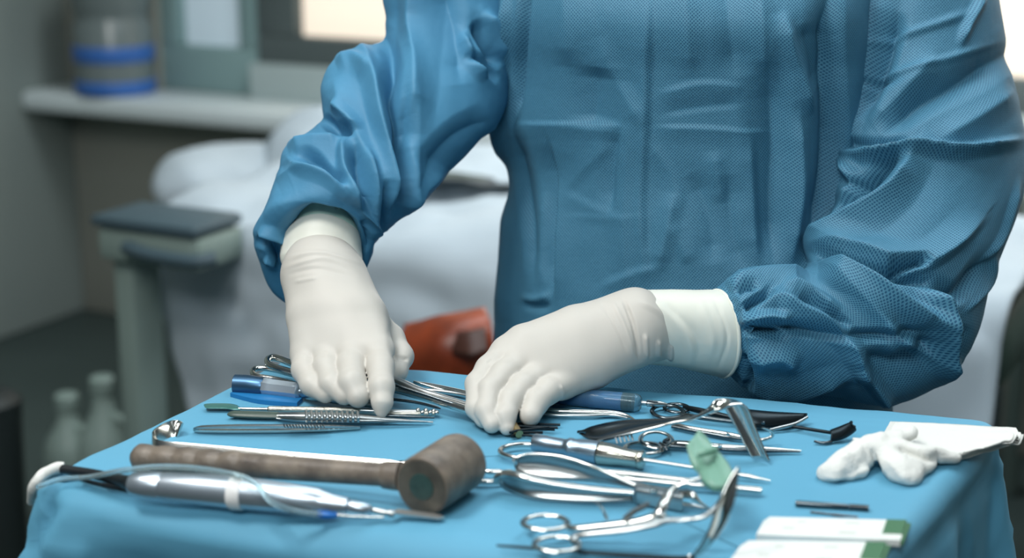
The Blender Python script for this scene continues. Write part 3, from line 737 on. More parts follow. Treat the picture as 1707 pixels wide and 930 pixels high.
lh_f = [[(508, 592, 1.318, 23), (508, 616, 1.300, 21.5), (519, 641, 1.280, 18.5), (543, 656, 1.270, 16.5)],
  [(545, 592, 1.313, 23), (544, 614, 1.292, 22), (552, 640, 1.272, 19.5), (574, 658, 1.262, 17.5)],
  [(587, 590, 1.307, 24), (585, 612, 1.288, 24), (587, 638, 1.266, 23), (597, 660, 1.257, 20)],
  [(633, 586, 1.305, 24), (634, 612, 1.284, 22.5), (636, 645, 1.260, 21), (637, 672, 1.250, 17), (636, 687, 1.247, 10)],
  [(622, 540, 1.36, 26), (650, 565, 1.350, 24), (668, 594, 1.335, 21), (660, 618, 1.315, 19), (640, 632, 1.300, 15)]]
l_hf = [([(655, 596), (668, 596), (682, 600)], -2.2, 4, 4), ([(478, 432), (530, 420), (603, 440)], 1.0, 5, 5), ([(474, 446), (540, 430), (600, 452)], 0.8, 5, 5), ([(480, 458), (530, 448), (590, 462)], -0.7, 5, 5),
  ([(490, 470), (530, 462)], 0.6, 4, 4), ([(648, 540), (654, 580), (660, 600)], -0.8, 8, 8)]
gl = hand(lh_palm, lh_f, 'glove', l_hf, None, None, 0.0012, None, per)
rh_palm = [[(1150, 552, 1.345, 56), (1060, 545, 1.335, 54)], [(1058, 520, 1.325, 34), (960, 545, 1.315, 34), (872, 572, 1.300, 30), (846, 588, 1.295, 27)],
  [(1056, 540, 1.32, 36), (960, 570, 1.305, 36), (866, 604, 1.285, 27)], [(1054, 560, 1.318, 36), (970, 595, 1.298, 36), (905, 622, 1.280, 27)],
  [(1052, 572, 1.315, 32), (990, 616, 1.295, 28), (935, 640, 1.278, 24)]]
rh_f = [[(846, 588, 1.295, 27), (815, 615, 1.275, 22), (795, 640, 1.258, 19), (794, 680, 1.235, 17.5), (806, 700, 1.226, 14)],
  [(868, 604, 1.285, 26), (840, 625, 1.264, 23), (817, 650, 1.246, 20), (810, 685, 1.226, 18), (820, 707, 1.216, 15.5)],
  [(905, 622, 1.280, 26), (870, 645, 1.254, 22.5), (850, 668, 1.238, 20), (841, 695, 1.222, 18.5), (845, 713, 1.215, 13)],
  [(940, 640, 1.276, 24), (912, 652, 1.256, 22), (893, 670, 1.242, 21), (884, 692, 1.230, 18.5)],
  [(880, 600, 1.315, 26), (840, 640, 1.300, 22), (815, 675, 1.275, 18), (812, 695, 1.255, 14)]]
r_hf = [([(1038, 498), (1055, 540), (1066, 600)], -2.6, 4, 5), ([(1020, 500), (1042, 545), (1058, 596)], 1.4, 6, 4), ([(1002, 505), (1030, 550), (1046, 590)], -1.0, 4, 5), ([(1076, 556), (1078, 600)], 2.0, 5, 5),
  ([(1098, 566), (1098, 600)], 1.6, 5, 5), ([(1120, 572), (1118, 604)], 1.4, 5, 5), ([(934, 640), (938, 655), (936, 668)], 1.2, 3, 3), ([(812, 606), (820, 598)], -0.8, 4, 4),
  ([(1060, 500), (1100, 520), (1140, 560)], 1.0, 8, 8)]
gr = hand(rh_palm, rh_f, 'glove', r_hf, None, None, 0.0012, None, per)
# the rolled glove cuffs
sheath([(474, 392, 600, 396, 1.434, .0300, 0, -42), (470, 402, 602, 408, 1.424, .0312, 0, -40), (468, 418, 603, 426, 1.412, .0315, 0, -24), (468, 432, 604, 442, 1.402, .030, 0, -20), (473, 446, 600, 452, 1.395, .029, 0, -20)],
       [([(470, 425), (530, 408), (602, 428)], 1.0, 5, 6)], 'cuff', 'cuff', gl, 60, 120, 0.0003, 30, 0.0008, label='brighter doubled latex cuff')
sheath([(484, 378, 592, 380, 1.447, .028, 0, -60), (474, 384, 598, 386, 1.439, .0308, 0, -55), (471, 392, 601, 393, 1.432, .0308, 0, -44), (471, 397, 601.5, 398, 1.428, .0305, 0, -36)],
       [], 'cuff_rim', 'green_cuff', gl, 40, 120, 0, 30, 0.0006, label='pale green rim of the cuff')
sheath([(1044, 486, 1060, 604, 1.335, .0285, 4, 0), (1100, 485, 1115, 608, 1.34, .0295, 12, 0), (1150, 485, 1162, 618, 1.345, .032, 24, 0), (1192, 485, 1204, 627, 1.35, .034, 32, 0), (1198, 492, 1208, 620, 1.352, .032, 30, 0), (1186, 500, 1196, 610, 1.352, .028, 24, 0)],
       [([(1060, 492), (1110, 520), (1150, 570), (1150, 612)], 1.6, 14, 8), ([(1190, 500), (1212, 560), (1196, 615)], -1.2, 5, 5), ([(1110, 505), (1160, 560), (1165, 600)], -1.4, 10, 12), ([(1165, 500), (1188, 560), (1180, 600)], 0.9, 10, 8)],
       'cuff', 'cuff', gr, 120, 160, 0.0004, 25, 0.0008, label='loose doubled latex cuff')
def ringpts(l, r, Y, rd, fx, fy, n=40, k=1.0):
    Lp, Rp = Yp(*l, Y), Yp(*r, Y); c = (Lp+Rp)/2; q = proj([c]); F = Yp(q[0][0]+fx, q[1][0]+fy, Y-rd)-c
    return [c+((Rp-Lp)/2*math.cos(2*math.pi*i/n)+F*math.sin(2*math.pi*i/n))*k for i in range(n)]
sweep(ringpts((1194, 484), (1206, 628), 1.35, .035, 32, 0), 0.0016, closed=True, n=2, up=(1, 0, 0.1)).build('rolled_bead', 'cuff', gr)
sweep(ringpts((1188, 485), (1199, 626), 1.35, .0345, 31, 0), 0.0008, closed=True, n=2, up=(1, 0, 0.1)).build('rolled_bead', 'cuff', gr)
# faint size figure printed on the left cuff rim: an upright stroke and a ring
def on_cuff(px, py): return Yp(px, py, 1.404)
sweep([on_cuff(538.5, 339.5), on_cuff(538.7, 346)], 0.0003, 0.0003, up=(0, 1, 0), smooth=False).build('size_print', 'grey_ink', gl)
sweep([on_cuff(561+3.6*math.cos(a_), 346.3+3.2*math.sin(a_)) for a_ in np.linspace(0, 2*math.pi, 14, endpoint=False)], 0.00028, closed=True, n=2, up=(0, 1, 0)).build('size_print', 'grey_ink', gl)

# ---- the body inside the clothes, one continuous figure
def PX(px, py, Y): return np.array(Yp(px, py, Y))
hc = PX(1160, -400, 1.60); neck = hc+np.array([0, 0, 0.02])
hx = hc[0]; hz = hc[2]+0.17
M['skin'] = mat('skin', (196, 150, 128), 0.55, sss=0.1)
def body_fn(G):
    pel = np.array([hx, 1.565, 0.93]); d = smin(cap(G, pel, (hx, 1.575, 1.22), 0.085, 0.085), cap(G, pel+[-.05, 0, 0], pel+[.05, 0, 0], .095, .095), .05)
    d = smin(d, cap(G, (hx-.10, 1.60, 1.30), (hx+.10, 1.59, 1.30), .055, .055), .08)
    d = smin(d, cap(G, (hx, 1.615, 1.32), (hx, 1.60, hz-0.06), .052, .048), .03)
    hd = smin(ell(G, (hx, 1.605, hz+0.03), (.074, .092, .095)), ell(G, (hx, 1.575, hz-0.03), (.055, .065, .075)), .03)
    for c, r in (((hx, 1.505, hz-0.002), (.012, .018, .024)), ((hx-.075, 1.605, hz+.005), (.009, .018, .030)), ((hx+.075, 1.605, hz+.005), (.009, .018, .030)), ((hx, 1.515, hz-.045), (.024, .010, .010))):
        hd = smin(hd, ell(G, c, r), .012)
    d = smin(d, hd, .02)
    for s in (-1, 1):
        d = smin(d, cap(G, (hx+s*.085, 1.62, .90), (hx+s*.095, 1.62, .50), .075, .052), .04)
        d = smin(d, cap(G, (hx+s*.095, 1.62, .50), (hx+s*.10, 1.63, .09), .05, .035), .02)
        d = smin(d, cap(G, (hx+s*.10, 1.63, .05), (hx+s*.11, 1.50, .035), .035, .028), .02)
    for ch in ([(880, -180, 1.62, 66), (740, 60, 1.59, 66), (660, 200, 1.52, 58), (570, 340, 1.455, 45), (536, 400, 1.43, 40)],
               [(1480, -160, 1.59, 66), (1550, 100, 1.54, 66), (1540, 380, 1.45, 56), (1480, 520, 1.40, 52), (1300, 555, 1.365, 44), (1190, 555, 1.35, 38)]):
        d = smin(d, bones(ch, G), 0.03)
    return d
sdf_obj(body_fn, (-0.3, 1.25, 0.0), (0.62, 1.80, hz+0.17), 0.008, 'body', 'skin', per, it=3)
# cap, mask, trousers, clogs
M['cap_blue'] = mat('cap_blue', (70, 130, 170), 0.8)
M['mask'] = mat('mask_blue', (150, 190, 214), 0.8)
sdf_obj(lambda G: np.maximum(ell(G, (hx, 1.615, hz+0.045), (.092, .105, .098)), -(G[..., 2]-(hz+0.03)+(G[..., 1]-1.6)*(-0.35)+0.0)), (hx-.12, 1.48, hz-.05), (hx+.12, 1.74, hz+.17), .006, 'surgical_cap', 'cap_blue', per)
sdf_obj(lambda G: np.maximum(np.maximum(ell(G, (hx, 1.560, hz-0.03), (.068, .078, .072)), G[..., 1]-1.565), G[..., 2]-(hz+0.005)), (hx-.1, 1.45, hz-.12), (hx+.1, 1.62, hz+.04), .005, 'face_mask', 'mask', per)
M['eye'] = mat('eye', (235, 235, 235), 0.2); M['iris'] = mat('iris', (50, 34, 24), 0.2)
for s in (-1, 1):
    mbq = lathe((0, 0, 0), [(0.0005, -0.011)]+[(0.011*math.cos(a_), 0.011*math.sin(a_)) for a_ in np.linspace(-1.4, 1.4, 9)], 16)
    e = mbq.build('eye', 'eye', per); e.matrix_world = Matrix.Translation((hx+s*.031, 1.522, hz+.02))
    i_ = lathe((0, 0, 0), [(0.0045, 0), (0.003, 0.0012)], 14).build('iris', 'iris', e); i_.matrix_world = Matrix.Translation((hx+s*.031, 1.5108, hz+.019)) @ Matrix.Rotation(math.pi/2, 4, 'X')
def trou(G):
    d = None
    for s in (-1, 1):
        e = cap(G, (hx+s*.085, 1.62, .84), (hx+s*.10, 1.625, .12), .092, .062); d = e if d is None else smin(d, e, .03)
    return np.maximum(d, -(G[..., 2]-.12))
sdf_obj(trou, (hx-.25, 1.48, .1), (hx+.25, 1.76, .98), .009, 'trousers', 'cap_blue', per, post=lambda V: 0.004*crumple(V, 9, 2))
for s in (-1, 1):
    sdf_obj(lambda G, s=s: np.maximum(smin(ell(G, (hx+s*.105, 1.52, .04), (.048, .09, .045)), ell(G, (hx+s*.10, 1.62, .04), (.042, .06, .04)), .03), -G[..., 2]+.002), (hx+s*.105-.07, 1.40, -0.005), (hx+s*.105+.07, 1.71, .10), .006, 'clog', 'white_plastic', per)
# ================================================================ INSTRUMENTS ON THE DRAPE
def TP(pts): return [T(*p) for p in pts]
def RP(pts, r): return [R(q, T(*p)) for p, q in zip(pts, r)] if not np.isscalar(r) else [R(r, T(*p)) for p in pts]
def rod(pts, r, r2=None, mb=None, **k):
    """round or flat bar along table-top picture points (x, y, mm above table); radii in photo px"""
    P = TP(pts); ra = RP(pts, r); rb = None if r2 is None else RP(pts, r2)
    return sweep(P, ra, rb, mb=mb, **k)
def ring_pts(cx, cy, rx, h=4, tilt=0, n=28, k=None, lift=0, rot=0):
    """finger ring lying near the table: round in the room, seen flattened"""
    c = T(cx, cy, h); r = R(rx, c); rot = math.radians(rot); out = []
    for i in range(n):
        a = 2*math.pi*i/n; x = math.cos(a); y = math.sin(a)*(k or 1)
        X_ = x*math.cos(rot)-y*math.sin(rot); Y_ = x*math.sin(rot)+y*math.cos(rot)
        out.append(c+Vector((X_*r, Y_*r, tilt*0.001*x+lift*0.001*y)))
    return out
def finger_ring(root, cx, cy, rx, rt, h=4, k=1.15, m='steel', **kw):
    P = ring_pts(cx, cy, rx, h, k=k, **kw)
    return sweep(P, R(rt, P[0])*1.15, R(rt, P[0])*0.8, closed=True, n=2, seg=12).build('finger_ring', m, root)
def screw(root, px, py, h, r, m='steel', hh=0.0022):
    p = T(px, py, h); q = R(r, p); return lathe(p, [(q*0.95, 0), (q, hh*0.3), (q*0.9, hh*0.85), (q*0.5, hh)], 16).build('pivot_screw', m, root)
def edges_plate(A, B, name, m, root, nu=8, nv=6, bulge=0.0, thick=0.0014, label=None):
    """curved sheet between two edge curves given as (x, y, h)"""
    a = catmull(np.array([tuple(p) for p in TP(A)]), nu); b = catmull(np.array([tuple(p) for p in TP(B)]), nu)
    t = np.linspace(0, 1, nv)[None, :, None]; G = a[:, None]*(1-t)+b[:, None]*t
    n = vnormals(G, False); G = G+n*(bulge*4*t*(1-t))
    return grid_obj(G, name, m, root, thick, label=label)

# --- mallet
t = empty('mallet', T(440, 780, 0), 'dark brown mallet with scalloped handle lying across the front of the drape', 'mallet')
hp = []; hr = []
for i in range(81):
    f = i/80; hp.append((222+(662-222)*f, 762+(793-762)*f, 11+11*f))
    r = 22.5-3.2*f
    if f < 0.42: r += 3.2*abs(math.sin(math.pi*f/0.084))-1.6
    if i == 0: r = 12
    if i == 1: r = 19
    hr.append(r)
rod(hp, hr, n=2, seg=24).build('handle', 'wood', t)
cp = [(636, 791, 21.5), (642, 791.5, 21.5), (668, 793.5, 22)]
rod(cp, [19, 23, 25], n=3, seg=24).build('collar', 'wood', t)
a0 = T(703, 811, 21.5); a1 = a0+(T(769, 768, 21.5)-a0)*1.0
dx = (a1-a0); dn = dx.normalized(); r0_ = 0.0212
sweep([a0, a0+dn*0.0015, a0+dn*0.004, a0+dx*0.5, a1-dn*0.004, a1-dn*0.001, a1], [r0_*.93, r0_*.985, r0_, r0_*1.0, r0_, r0_*.97, r0_*.9], n=3, seg=48, smooth=False).build('head', 'wood', t)
sweep([a0-dn*0.0004, a0+dn*0.001], [r0_*.88, r0_*.9], seg=40, smooth=False).build('face_plate', 'wood_end', t, label='worn grey-brown striking face')
sweep([a0-dn*0.0009, a0+dn*0.001], [r0_*.44, r0_*.46], seg=30, smooth=False).build('face_insert', 'teal_pad', t, label='dark teal insert in the striking face')

# --- powered bone saw
t = empty('bone_saw', T(450, 830, 0), 'silver powered saw handpiece along the front edge of the drape', 'saw')
ax_ = [(218, 806), (222, 806.5), (240, 808), (267, 810), (270, 810.3), (273, 810.6), (330, 815), (384, 820), (400, 821.5), (410, 822.5), (470, 829), (530, 836), (534, 836.5), (548, 839), (552, 839.5), (572, 842), (580, 843)]
rs_ = [16, 19.5, 22, 23.3, 22.3, 23.6, 25.6, 27.4, 27.6, 26.8, 25, 22, 20, 17, 16, 13.5, 12.5]
rod([(x, y, 12.2) for x, y in ax_], rs_, n=1, seg=32, smooth=False).build('handpiece_body', 'alu', t)
rod([(580, 843, 12), (584, 844, 12), (606, 848, 11), (616, 849.5, 10), (620, 850, 10)], [8.5, 10, 10, 8, 5], n=1, seg=20, smooth=False).build('nose_cone', 'alu', t)
rod([(620, 850, 9), (626, 851, 9), (640, 854, 8), (646, 855, 8), (648, 855, 8), (657, 857, 7)], [4, 4.5, 4.5, 4, 6, 6], n=1, seg=16, smooth=False).build('chuck', 'steel2', t)
rod([(386, 820.5, 12.2), (389, 820.8, 12.2), (405, 822.3, 12.2), (408, 822.6, 12.2)], [27.7, 29.2, 29.0, 27.4], n=1, seg=32, smooth=False, shape='round').build('clip_ring', 'white_plastic', t, label='white tubing clip ring')
rod([(393, 795, 24), (403, 796, 24)], 8, 4, n=1, shape='box').build('tubing_clip', 'white_plastic', t)
# blade with teeth on its far edge
bA = T(655, 851, 7); bB = T(736, 862, 4); d = (bB-bA).normalized(); nrm = Vector((d.y, -d.x, 0)).normalized()
Lb = (bB-bA).length; w = 0.0052; V = []; F = []; top = []; nteeth = 19
outl = [bA-nrm*w*-0.6]
for i in range(nteeth):
    q = bA+d*Lb*(0.08+0.86*i/nteeth)-nrm*w*0.55; outl.append(q); outl.append(q+d*Lb*0.022-nrm*0.0011)
outl += [bB-nrm*w*0.45, bB+d*0.002, bB+nrm*w*0.7-d*0.001, bA+nrm*w*0.75]
k = len(outl); V = [p+Vector((0, 0, 0.0005)) for p in outl]+[p-Vector((0, 0, 0.0005)) for p in outl]
mb = MB(); mb.add(V, [tuple(range(k)), tuple(range(k, 2*k))[::-1]]+[(i, (i+1) % k, k+(i+1) % k, k+i) for i in range(k)]); mb.build('saw_blade', mat('matt_steel_blade', (214, 214, 212), 0.4, 0.9), t)
rod([(62, 812, 2), (100, 799, 4), (150, 795, 10), (200, 785, 22), (262, 778, 26), (330, 781, 27), (398, 793, 28), (432, 812, 27), (452, 836, 20), (490, 851, 12), (535, 858, 7)], 4.6, n=6, seg=12).build('irrigation_tube', 'tube', t, label='clear irrigation tubing')
rod([(530, 858, 6), (545, 858.5, 6), (562, 858.5, 6)], [6, 7, 5], n=3).build('tube_connector', 'blue_plastic', t, label='blue tubing connector')
rod([(562, 858.5, 6), (600, 861, 5), (640, 862, 5)], [2.8, 2.6, 2.2], n=3).build('nozzle', 'steel', t)
rod([(104, 782, 6), (150, 789, 7), (190, 798, 9), (220, 806, 12)], [8, 8.5, 10, 13], n=6).build('power_cable', 'black', t, label='black power cable')
rod([(134, 799, 4), (160, 806, 4), (218, 817, 5)], [3, 4, 6], n=5).build('cable_guard', 'black', t)
wp_ = [(107, 779, 6), (96, 780, 6), (84, 784, 6), (72, 791, 4), (63, 800, 2), (56, 812, -4), (53, 824, -12), (52, 836, -22)]
rod(wp_, [9, 10.2, 9, 10, 8.6, 9.4, 7.6, 7], n=5, seg=14).build('cable_wrap', 'gauze', t, label='white gauze wrap on the cable')

# --- ribbon retractor on edge behind the mallet
t = empty('ribbon_retractor', T(450, 760, 0), 'long flat steel retractor with bent hook end behind the mallet handle', 'retractor')
P = TP([(300, 718, 5), (291, 714, 5), (272, 722, 5), (257, 733, 5), (255, 743, 5), (268, 749, 5), (330, 755, 5), (450, 766, 5), (560, 775, 5), (672, 784, 5)])
sweep(P, [0.0008]*10, [0.0066]*10, n=6, shape='box', up=(0, 0.62, 0.78)).build('blade_strip', 'steel', t)

# --- tweezers nearest at left
t = empty('dressing_forceps', T(460, 715, 0), 'slim plain steel forceps lying alone in front of the green-ended ones', 'forceps')
rod([(325, 715, 2.5), (334, 717, 2.5), (400, 717.5, 2.5), (480, 717, 2.5), (545, 715.5, 2), (600, 713.5, 1.5)], [3, 4.6, 5, 5, 4.5, 2], [2, 2.2, 2.2, 2.2, 2, 1], n=5, shape='box').build('prong', 'steel', t)
rod([(325, 715, 3), (336, 712, 6), (400, 710, 8), (470, 710, 8), (540, 710.5, 6), (600, 711.5, 3)], [3, 4.6, 5, 5, 4.5, 2], [2, 2, 2, 2, 2, 1], n=5, shape='box').build('prong', 'steel2', t)
mb = MB()
for i in range(14):
    x = 473+i*5; rod([(x, 707.6, 9.3), (x+2.5, 712.5, 9.3)], 1.0, 0.8, n=1, mb=mb, shape='box', up=(0, 0, 1))
o = mb.build('grip_ridges', 'steel_dark', t); o['kind'] = 'stuff'

# --- ribbed tissue forceps with dark green tip guard at the tail
t = empty('ribbed_forceps', T(550, 697, 0), 'steel forceps with deep ribbed grip and dark green guard on its tail', 'forceps')
rod([(386, 689, 4), (392, 690, 4), (430, 691.5, 4), (466, 692.5, 4)], [8, 11, 11.5, 10.5], [4, 5, 5.5, 5], n=4, seg=16).build('tail_guard', mat('dark_olive_guard', (70, 84, 76), 0.35), t, label='dark green rubber guard')
rod([(464, 695, 3.5), (505, 698, 4), (560, 699, 4), (600, 700, 4), (640, 701, 3.5), (690, 702.5, 3), (722, 703.5, 2.5)], [8.5, 9.5, 10, 9, 6, 3.4, 2], [2.4, 2.8, 3, 3, 3, 2, 1.6], n=5, seg=14).build('prong', 'steel2', t)
rod([(464, 690, 8), (510, 690, 9.5), (560, 691, 10), (600, 694, 9.5), (650, 699, 7), (714, 703, 4)], [8, 9, 9.5, 8.5, 5, 1.6], [2, 2.4, 2.5, 2.4, 2.4, 1.4], n=5, seg=14).build('prong', 'steel2', t)
for i in range(11):
    x = 510+i*8.6
    rod([(x, 686, 12.6), (x+0.6, 691.5, 13), (x+1, 697, 12.0), (x+1.2, 702, 9)], 2.6, 2.4, n=3, seg=10).build('grip_rib', 'steel2', t)

# --- flat teal-ended elevator
t = empty('flat_elevator', T(520, 685, 0), 'thin knurled elevator with flat dark teal end, behind the ribbed forceps', 'elevator')
rod([(341, 677, 4), (350, 676.5, 4), (380, 677, 4), (392, 680, 4), (402, 682, 4)], [9, 12.5, 12.5, 9, 3], [1.5, 1.8, 2, 2, 2], n=4, seg=16).build('flat_end', mat('teal_end', (70, 120, 114), 0.3, 0.3), t, label='flat dark teal end')
rod([(398, 681.5, 4), (446, 682.5, 4.5)], [3, 3.2], n=4).build('neck', 'steel', t)
hp = [(446, 682, 4.5), (449, 682, 4.5)]+[(452+i*13, 682+i*0.15, 4.6) for i in range(10)]+[(600, 685, 4.4), (660, 690, 4), (726, 689, 4)]
rod(hp, [3.5, 5]+[5.2]*10+[4.6, 4, 3.6], n=3).build('knurled_handle', mat('knurled_steel', (188, 186, 176), 0.42, 1.0, bump=(900, 0.7, 0.0008)), t)
# --- knobbed rasp tip
t = empty('knobbed_rasp', T(690, 690, 0), 'narrow steel rasp with knobbly end, poking out right of the gloved fingers', 'rasp')
rod([(600, 684, 6), (650, 686, 5), (694, 686, 5)], 3.6, n=4).build('shaft', 'steel2', t)
for i, (x, y) in enumerate([(697, 684), (704, 688), (710, 684.5), (717, 688), (723, 685.5), (728, 688)]):
    p = T(x, y, 5); q = R(4.4, p); sweep([p+Vector((-q*.9, 0, 0)), p+Vector((-q*.5, 0, 0)), p, p+Vector((q*.5, 0, 0)), p+Vector((q*.9, 0, 0))], [q*.4, q*.85, q, q*.85, q*.4], n=2, seg=10).build('knob', 'steel', t)
for (p, lb) in (([(640, 664, 6), (690, 670, 5), (725, 678, 3), (735, 681, 2)], 'upper of two thin dark pins pointing right beside the gloved fingers'), ([(630, 692, 5), (690, 694.5, 4), (724, 696.5, 3)], 'lower of two thin dark pins pointing right beside the gloved fingers')):
    o = rod(p, [2.6]*(len(p)-1)+[1.0], n=4).build('steel_pin', 'steel_dark', None); tag(o, lb, 'pin', 'dark pins beside the gloved fingers')

# --- dark blue driver under the left hand
t = empty('blue_driver', T(440, 660, 0), 'driver with dark blue end cap and faceted silver collar under the left glove', 'driver')
rod([(389, 641, 8), (392, 641, 8), (415, 642.5, 8), (437, 645, 8), (441, 645.5, 8)], [14, 17.5, 18, 16.5, 15], n=1, seg=24, smooth=False).build('end_cap', 'navy', t)
rod([(440, 645, 8), (444, 645.5, 8), (452, 646.5, 8), (490, 651, 8), (499, 652, 8), (503, 653, 8)], [16, 17, 15.5, 15, 16, 12], n=1, seg=8, smooth=False).build('faceted_collar', 'alu', t)
rod([(502, 653, 8), (516, 656, 8), (535, 660, 8), (580, 668, 7), (640, 676, 6)], [8, 11, 10, 8, 6], n=3).build('shaft', 'steel2', t)
rod([(392, 655, 2), (440, 665, 2), (500, 670, 2)], [12, 16, 14], [4, 5, 4], n=4, shape='box').build('blue_shade_bar', 'blue_shade', t, label='blue bar standing for reflected drape and shadow under the handle')  # coloured bar in place of drape reflection and shadow below the handle

# --- clamp held between both hands
t = empty('held_needle_holder', T(620, 650, 20), 'long polished needle holder gripped by both gloved hands', 'needle holder')
rod([(530, 621, 22), (490, 607, 22), (466, 598, 22), (452, 596, 22), (446, 601, 22), (452, 609, 21), (480, 618, 20), (540, 634, 18)], [5.5, 6, 6, 5.8, 5.5, 5.5, 5.5, 5.5], n=6, seg=14).build('finger_loop', 'steel', t)
rod([(530, 626, 20), (600, 640, 17), (660, 648, 14), (720, 665, 12), (790, 687, 10), (850, 712, 8)], [5, 7, 8, 7.5, 7, 6], n=5).build('shank', 'steel', t)
rod([(600, 625, 22), (655, 632, 19), (700, 650, 16), (740, 662, 14), (800, 680, 12)], [4, 6.5, 6, 5, 4], [3, 5, 5, 4, 4], n=5).build('shank', 'steel2', t)
rod([(656, 641, 20), (700, 655, 17), (752, 672, 13), (790, 682, 11)], [2.5, 3, 3, 2.5], n=5).build('ratchet_bar', 'steel_dark', t)
t = empty('looped_clamp', T(470, 635, 8), 'clamp with oval steel loop lying beneath the held needle holder', 'clamp')
rod([(540, 640, 10), (490, 625, 12), (450, 615, 13), (428, 614, 13), (421, 620, 12), (430, 627, 11), (470, 634, 10), (520, 650, 8)], 4.6, n=6).build('finger_loop', 'steel', t)
# --- long curved forceps behind, passing under the right hand
t = empty('curved_forceps', T(800, 672, 0), 'long curved-tip forceps lying farthest back, running under the right glove', 'forceps')
rod([(690, 638, 5), (720, 643, 5), (776, 655, 5), (850, 672, 4), (912, 684, 4), (980, 687, 4), (1020, 688, 4), (1042, 692, 3), (1058, 700, 2)], [3, 4, 4.6, 4.8, 4.8, 5, 4.5, 3.4, 1.8], n=5).build('shank', 'steel', t)
rod([(700, 650, 4), (730, 652, 4), (776, 659, 4), (850, 678, 4), (912, 691, 3), (980, 693, 3), (1020, 692, 3), (1046, 697, 3)], [3, 4, 4, 4, 3.6, 3.5, 3, 2], n=5).build('shank', 'steel2', t)
t = empty('straight_probe', T(760, 650, 0), 'thin pale steel probe lying level just behind the held needle holder', 'probe')
rod([(690, 636, 8), (730, 648, 5), (760, 654.5, 3), (830, 656, 3)], [2, 2.6, 3.6, 3.6], n=5).build('shaft', 'steel', t)

# --- syringe
t = empty('syringe', T(1000, 678, 0), 'syringe of blue liquid with dark plunger seal, behind the right glove', 'syringe')
def sy(x): return 655+(x-900)*0.096
rod([(x, sy(x)+1, 8.2) for x in (880, 900, 1000, 1060, 1066, 1069)], [15, 15, 15.5, 15.5, 13.5, 9], n=1, seg=28, smooth=False).build('barrel', 'syr', t)
rod([(x, sy(x)+1, 8.2) for x in (884, 960, 1037)], 13, n=1, seg=24, smooth=False).build('blue_liquid', 'syr_liq', t, label='blue liquid in the barrel')
rod([(x, sy(x)+1, 8.2) for x in (1038, 1041, 1044, 1047, 1050, 1055)], [14, 14.3, 12.6, 12.6, 14.3, 13], n=1, seg=24, smooth=False).build('plunger_seal', 'black', t)
rod([(1069, sy(1069), 8), (1078, sy(1078), 8), (1079, sy(1079), 8), (1100, sy(1100)-1, 8), (1112, sy(1112)-1, 7)], [4, 4, 6, 5, 2.5], n=1, smooth=False).build('needle_hub', 'steel2', t)
rod([(1078, 668, 11), (1092, 670, 10), (1108, 673, 8)], 1.5, n=4).build('needle_guard', 'steel_dark', t)

# --- bundle of pins under the right hand
for i, (x0, y0, x1, y1, h) in enumerate([(866, 712, 934, 708, 3), (864, 716, 930, 713, 5), (862, 720, 925, 716, 3), (860, 724, 915, 712, 7), (864, 727, 905, 721, 3), (862, 730, 898, 727, 3)]):
    o = rod([(x0-10, y0-3, h), (x0, y0-6, h), (x1, y1, h)], 2.3, n=2, smooth=False).build('fixation_pin', 'black_steel', None)
    tag(o, 'black fixation pin, '+['farthest back and longest', 'second from the back', 'third from the back', 'the raised one, fourth back', 'second nearest', 'nearest and shortest'][i]+' in the bundle under the gloved fingers', 'pin', 'fixation pins under the right glove')
t = empty('pin_holder', T(862, 722, 0), 'small brass-coloured ferrule gripped by the right gloved fingertips', 'ferrule')
rod([(850, 700, 8), (857, 712, 6), (866, 724, 4)], [6, 8, 7], n=3).build('body', mat('brass', (170, 150, 110), 0.35, 1.0), t)

# --- silver screwdriver
t = empty('screwdriver', T(1000, 770, 0), 'screwdriver with fat bluish metal handle, below the angled retractor', 'screwdriver')
def sd(x): return 737.5+(x-890)*0.160
def sdp(xs, h=8.2): return [(x, sd(x), h) for x in xs]
rod(sdp([890, 892, 915, 940, 945, 948, 954, 957, 970, 990, 998]), [14, 15.4, 14.4, 14, 15, 17.5, 17.5, 16.4, 18.6, 19.6, 19.4], n=1, seg=28, smooth=False).build('handle', 'blue_steel', t)
rod(sdp([999, 1001, 1020, 1040, 1058, 1063, 1065, 1067, 1071, 1073]), [19, 19.6, 18, 14.8, 14.2, 14.8, 13, 16, 16, 14], n=1, seg=28, smooth=False).build('ferrule', mat('warm_steel', (190, 188, 178), 0.2, 1.0), t, label='brighter warm steel ferrule')
rod([(1073, 766.5, 8), (1160, 780, 6), (1230, 791, 4.5), (1248, 794, 4), (1284, 801, 3)], [3.6, 3.6, 3.6, 4.6, 1.2], n=1, smooth=False, seg=16).build('shaft', 'steel', t)

# --- angled retractor with upright blade
t = empty('angled_retractor', T(1120, 715, 0), 'large steel retractor whose trough-shaped blade stands up at a sharp angle', 'retractor')
edges_plate([(962, 721, 5), (990, 710, 12), (1040, 701, 18), (1110, 698, 22), (1150, 693, 24)],
            [(966, 724, 3), (996, 735, 6), (1050, 723, 15), (1119, 705, 24), (1152, 697, 28)], 'handle_plate', 'steel_dark', t, bulge=-0.002, thick=0.0016, label='wide handle plate, its hollow face coloured dark for shade')  # dark steel paints in the shade and gown reflection of this face
rod([(995, 735, 6), (1050, 722, 15), (1100, 710, 22), (1119, 705, 25), (1150, 699, 29), (1175, 689, 35), (1192, 680, 40)], [3, 3.4, 3.6, 3.6, 5, 6.5, 8], [2, 2.2, 2.4, 3, 3.4, 3.6, 4], n=5).build('handle_rim', 'steel', t)
for i in range(5):
    x = 1026+i*6.5; rod([(x, 729-i*1.3, 12), (x+3, 739-i*1.3, 8)], 1.8, n=1).build('rack_tooth', 'steel2', t)
G = []
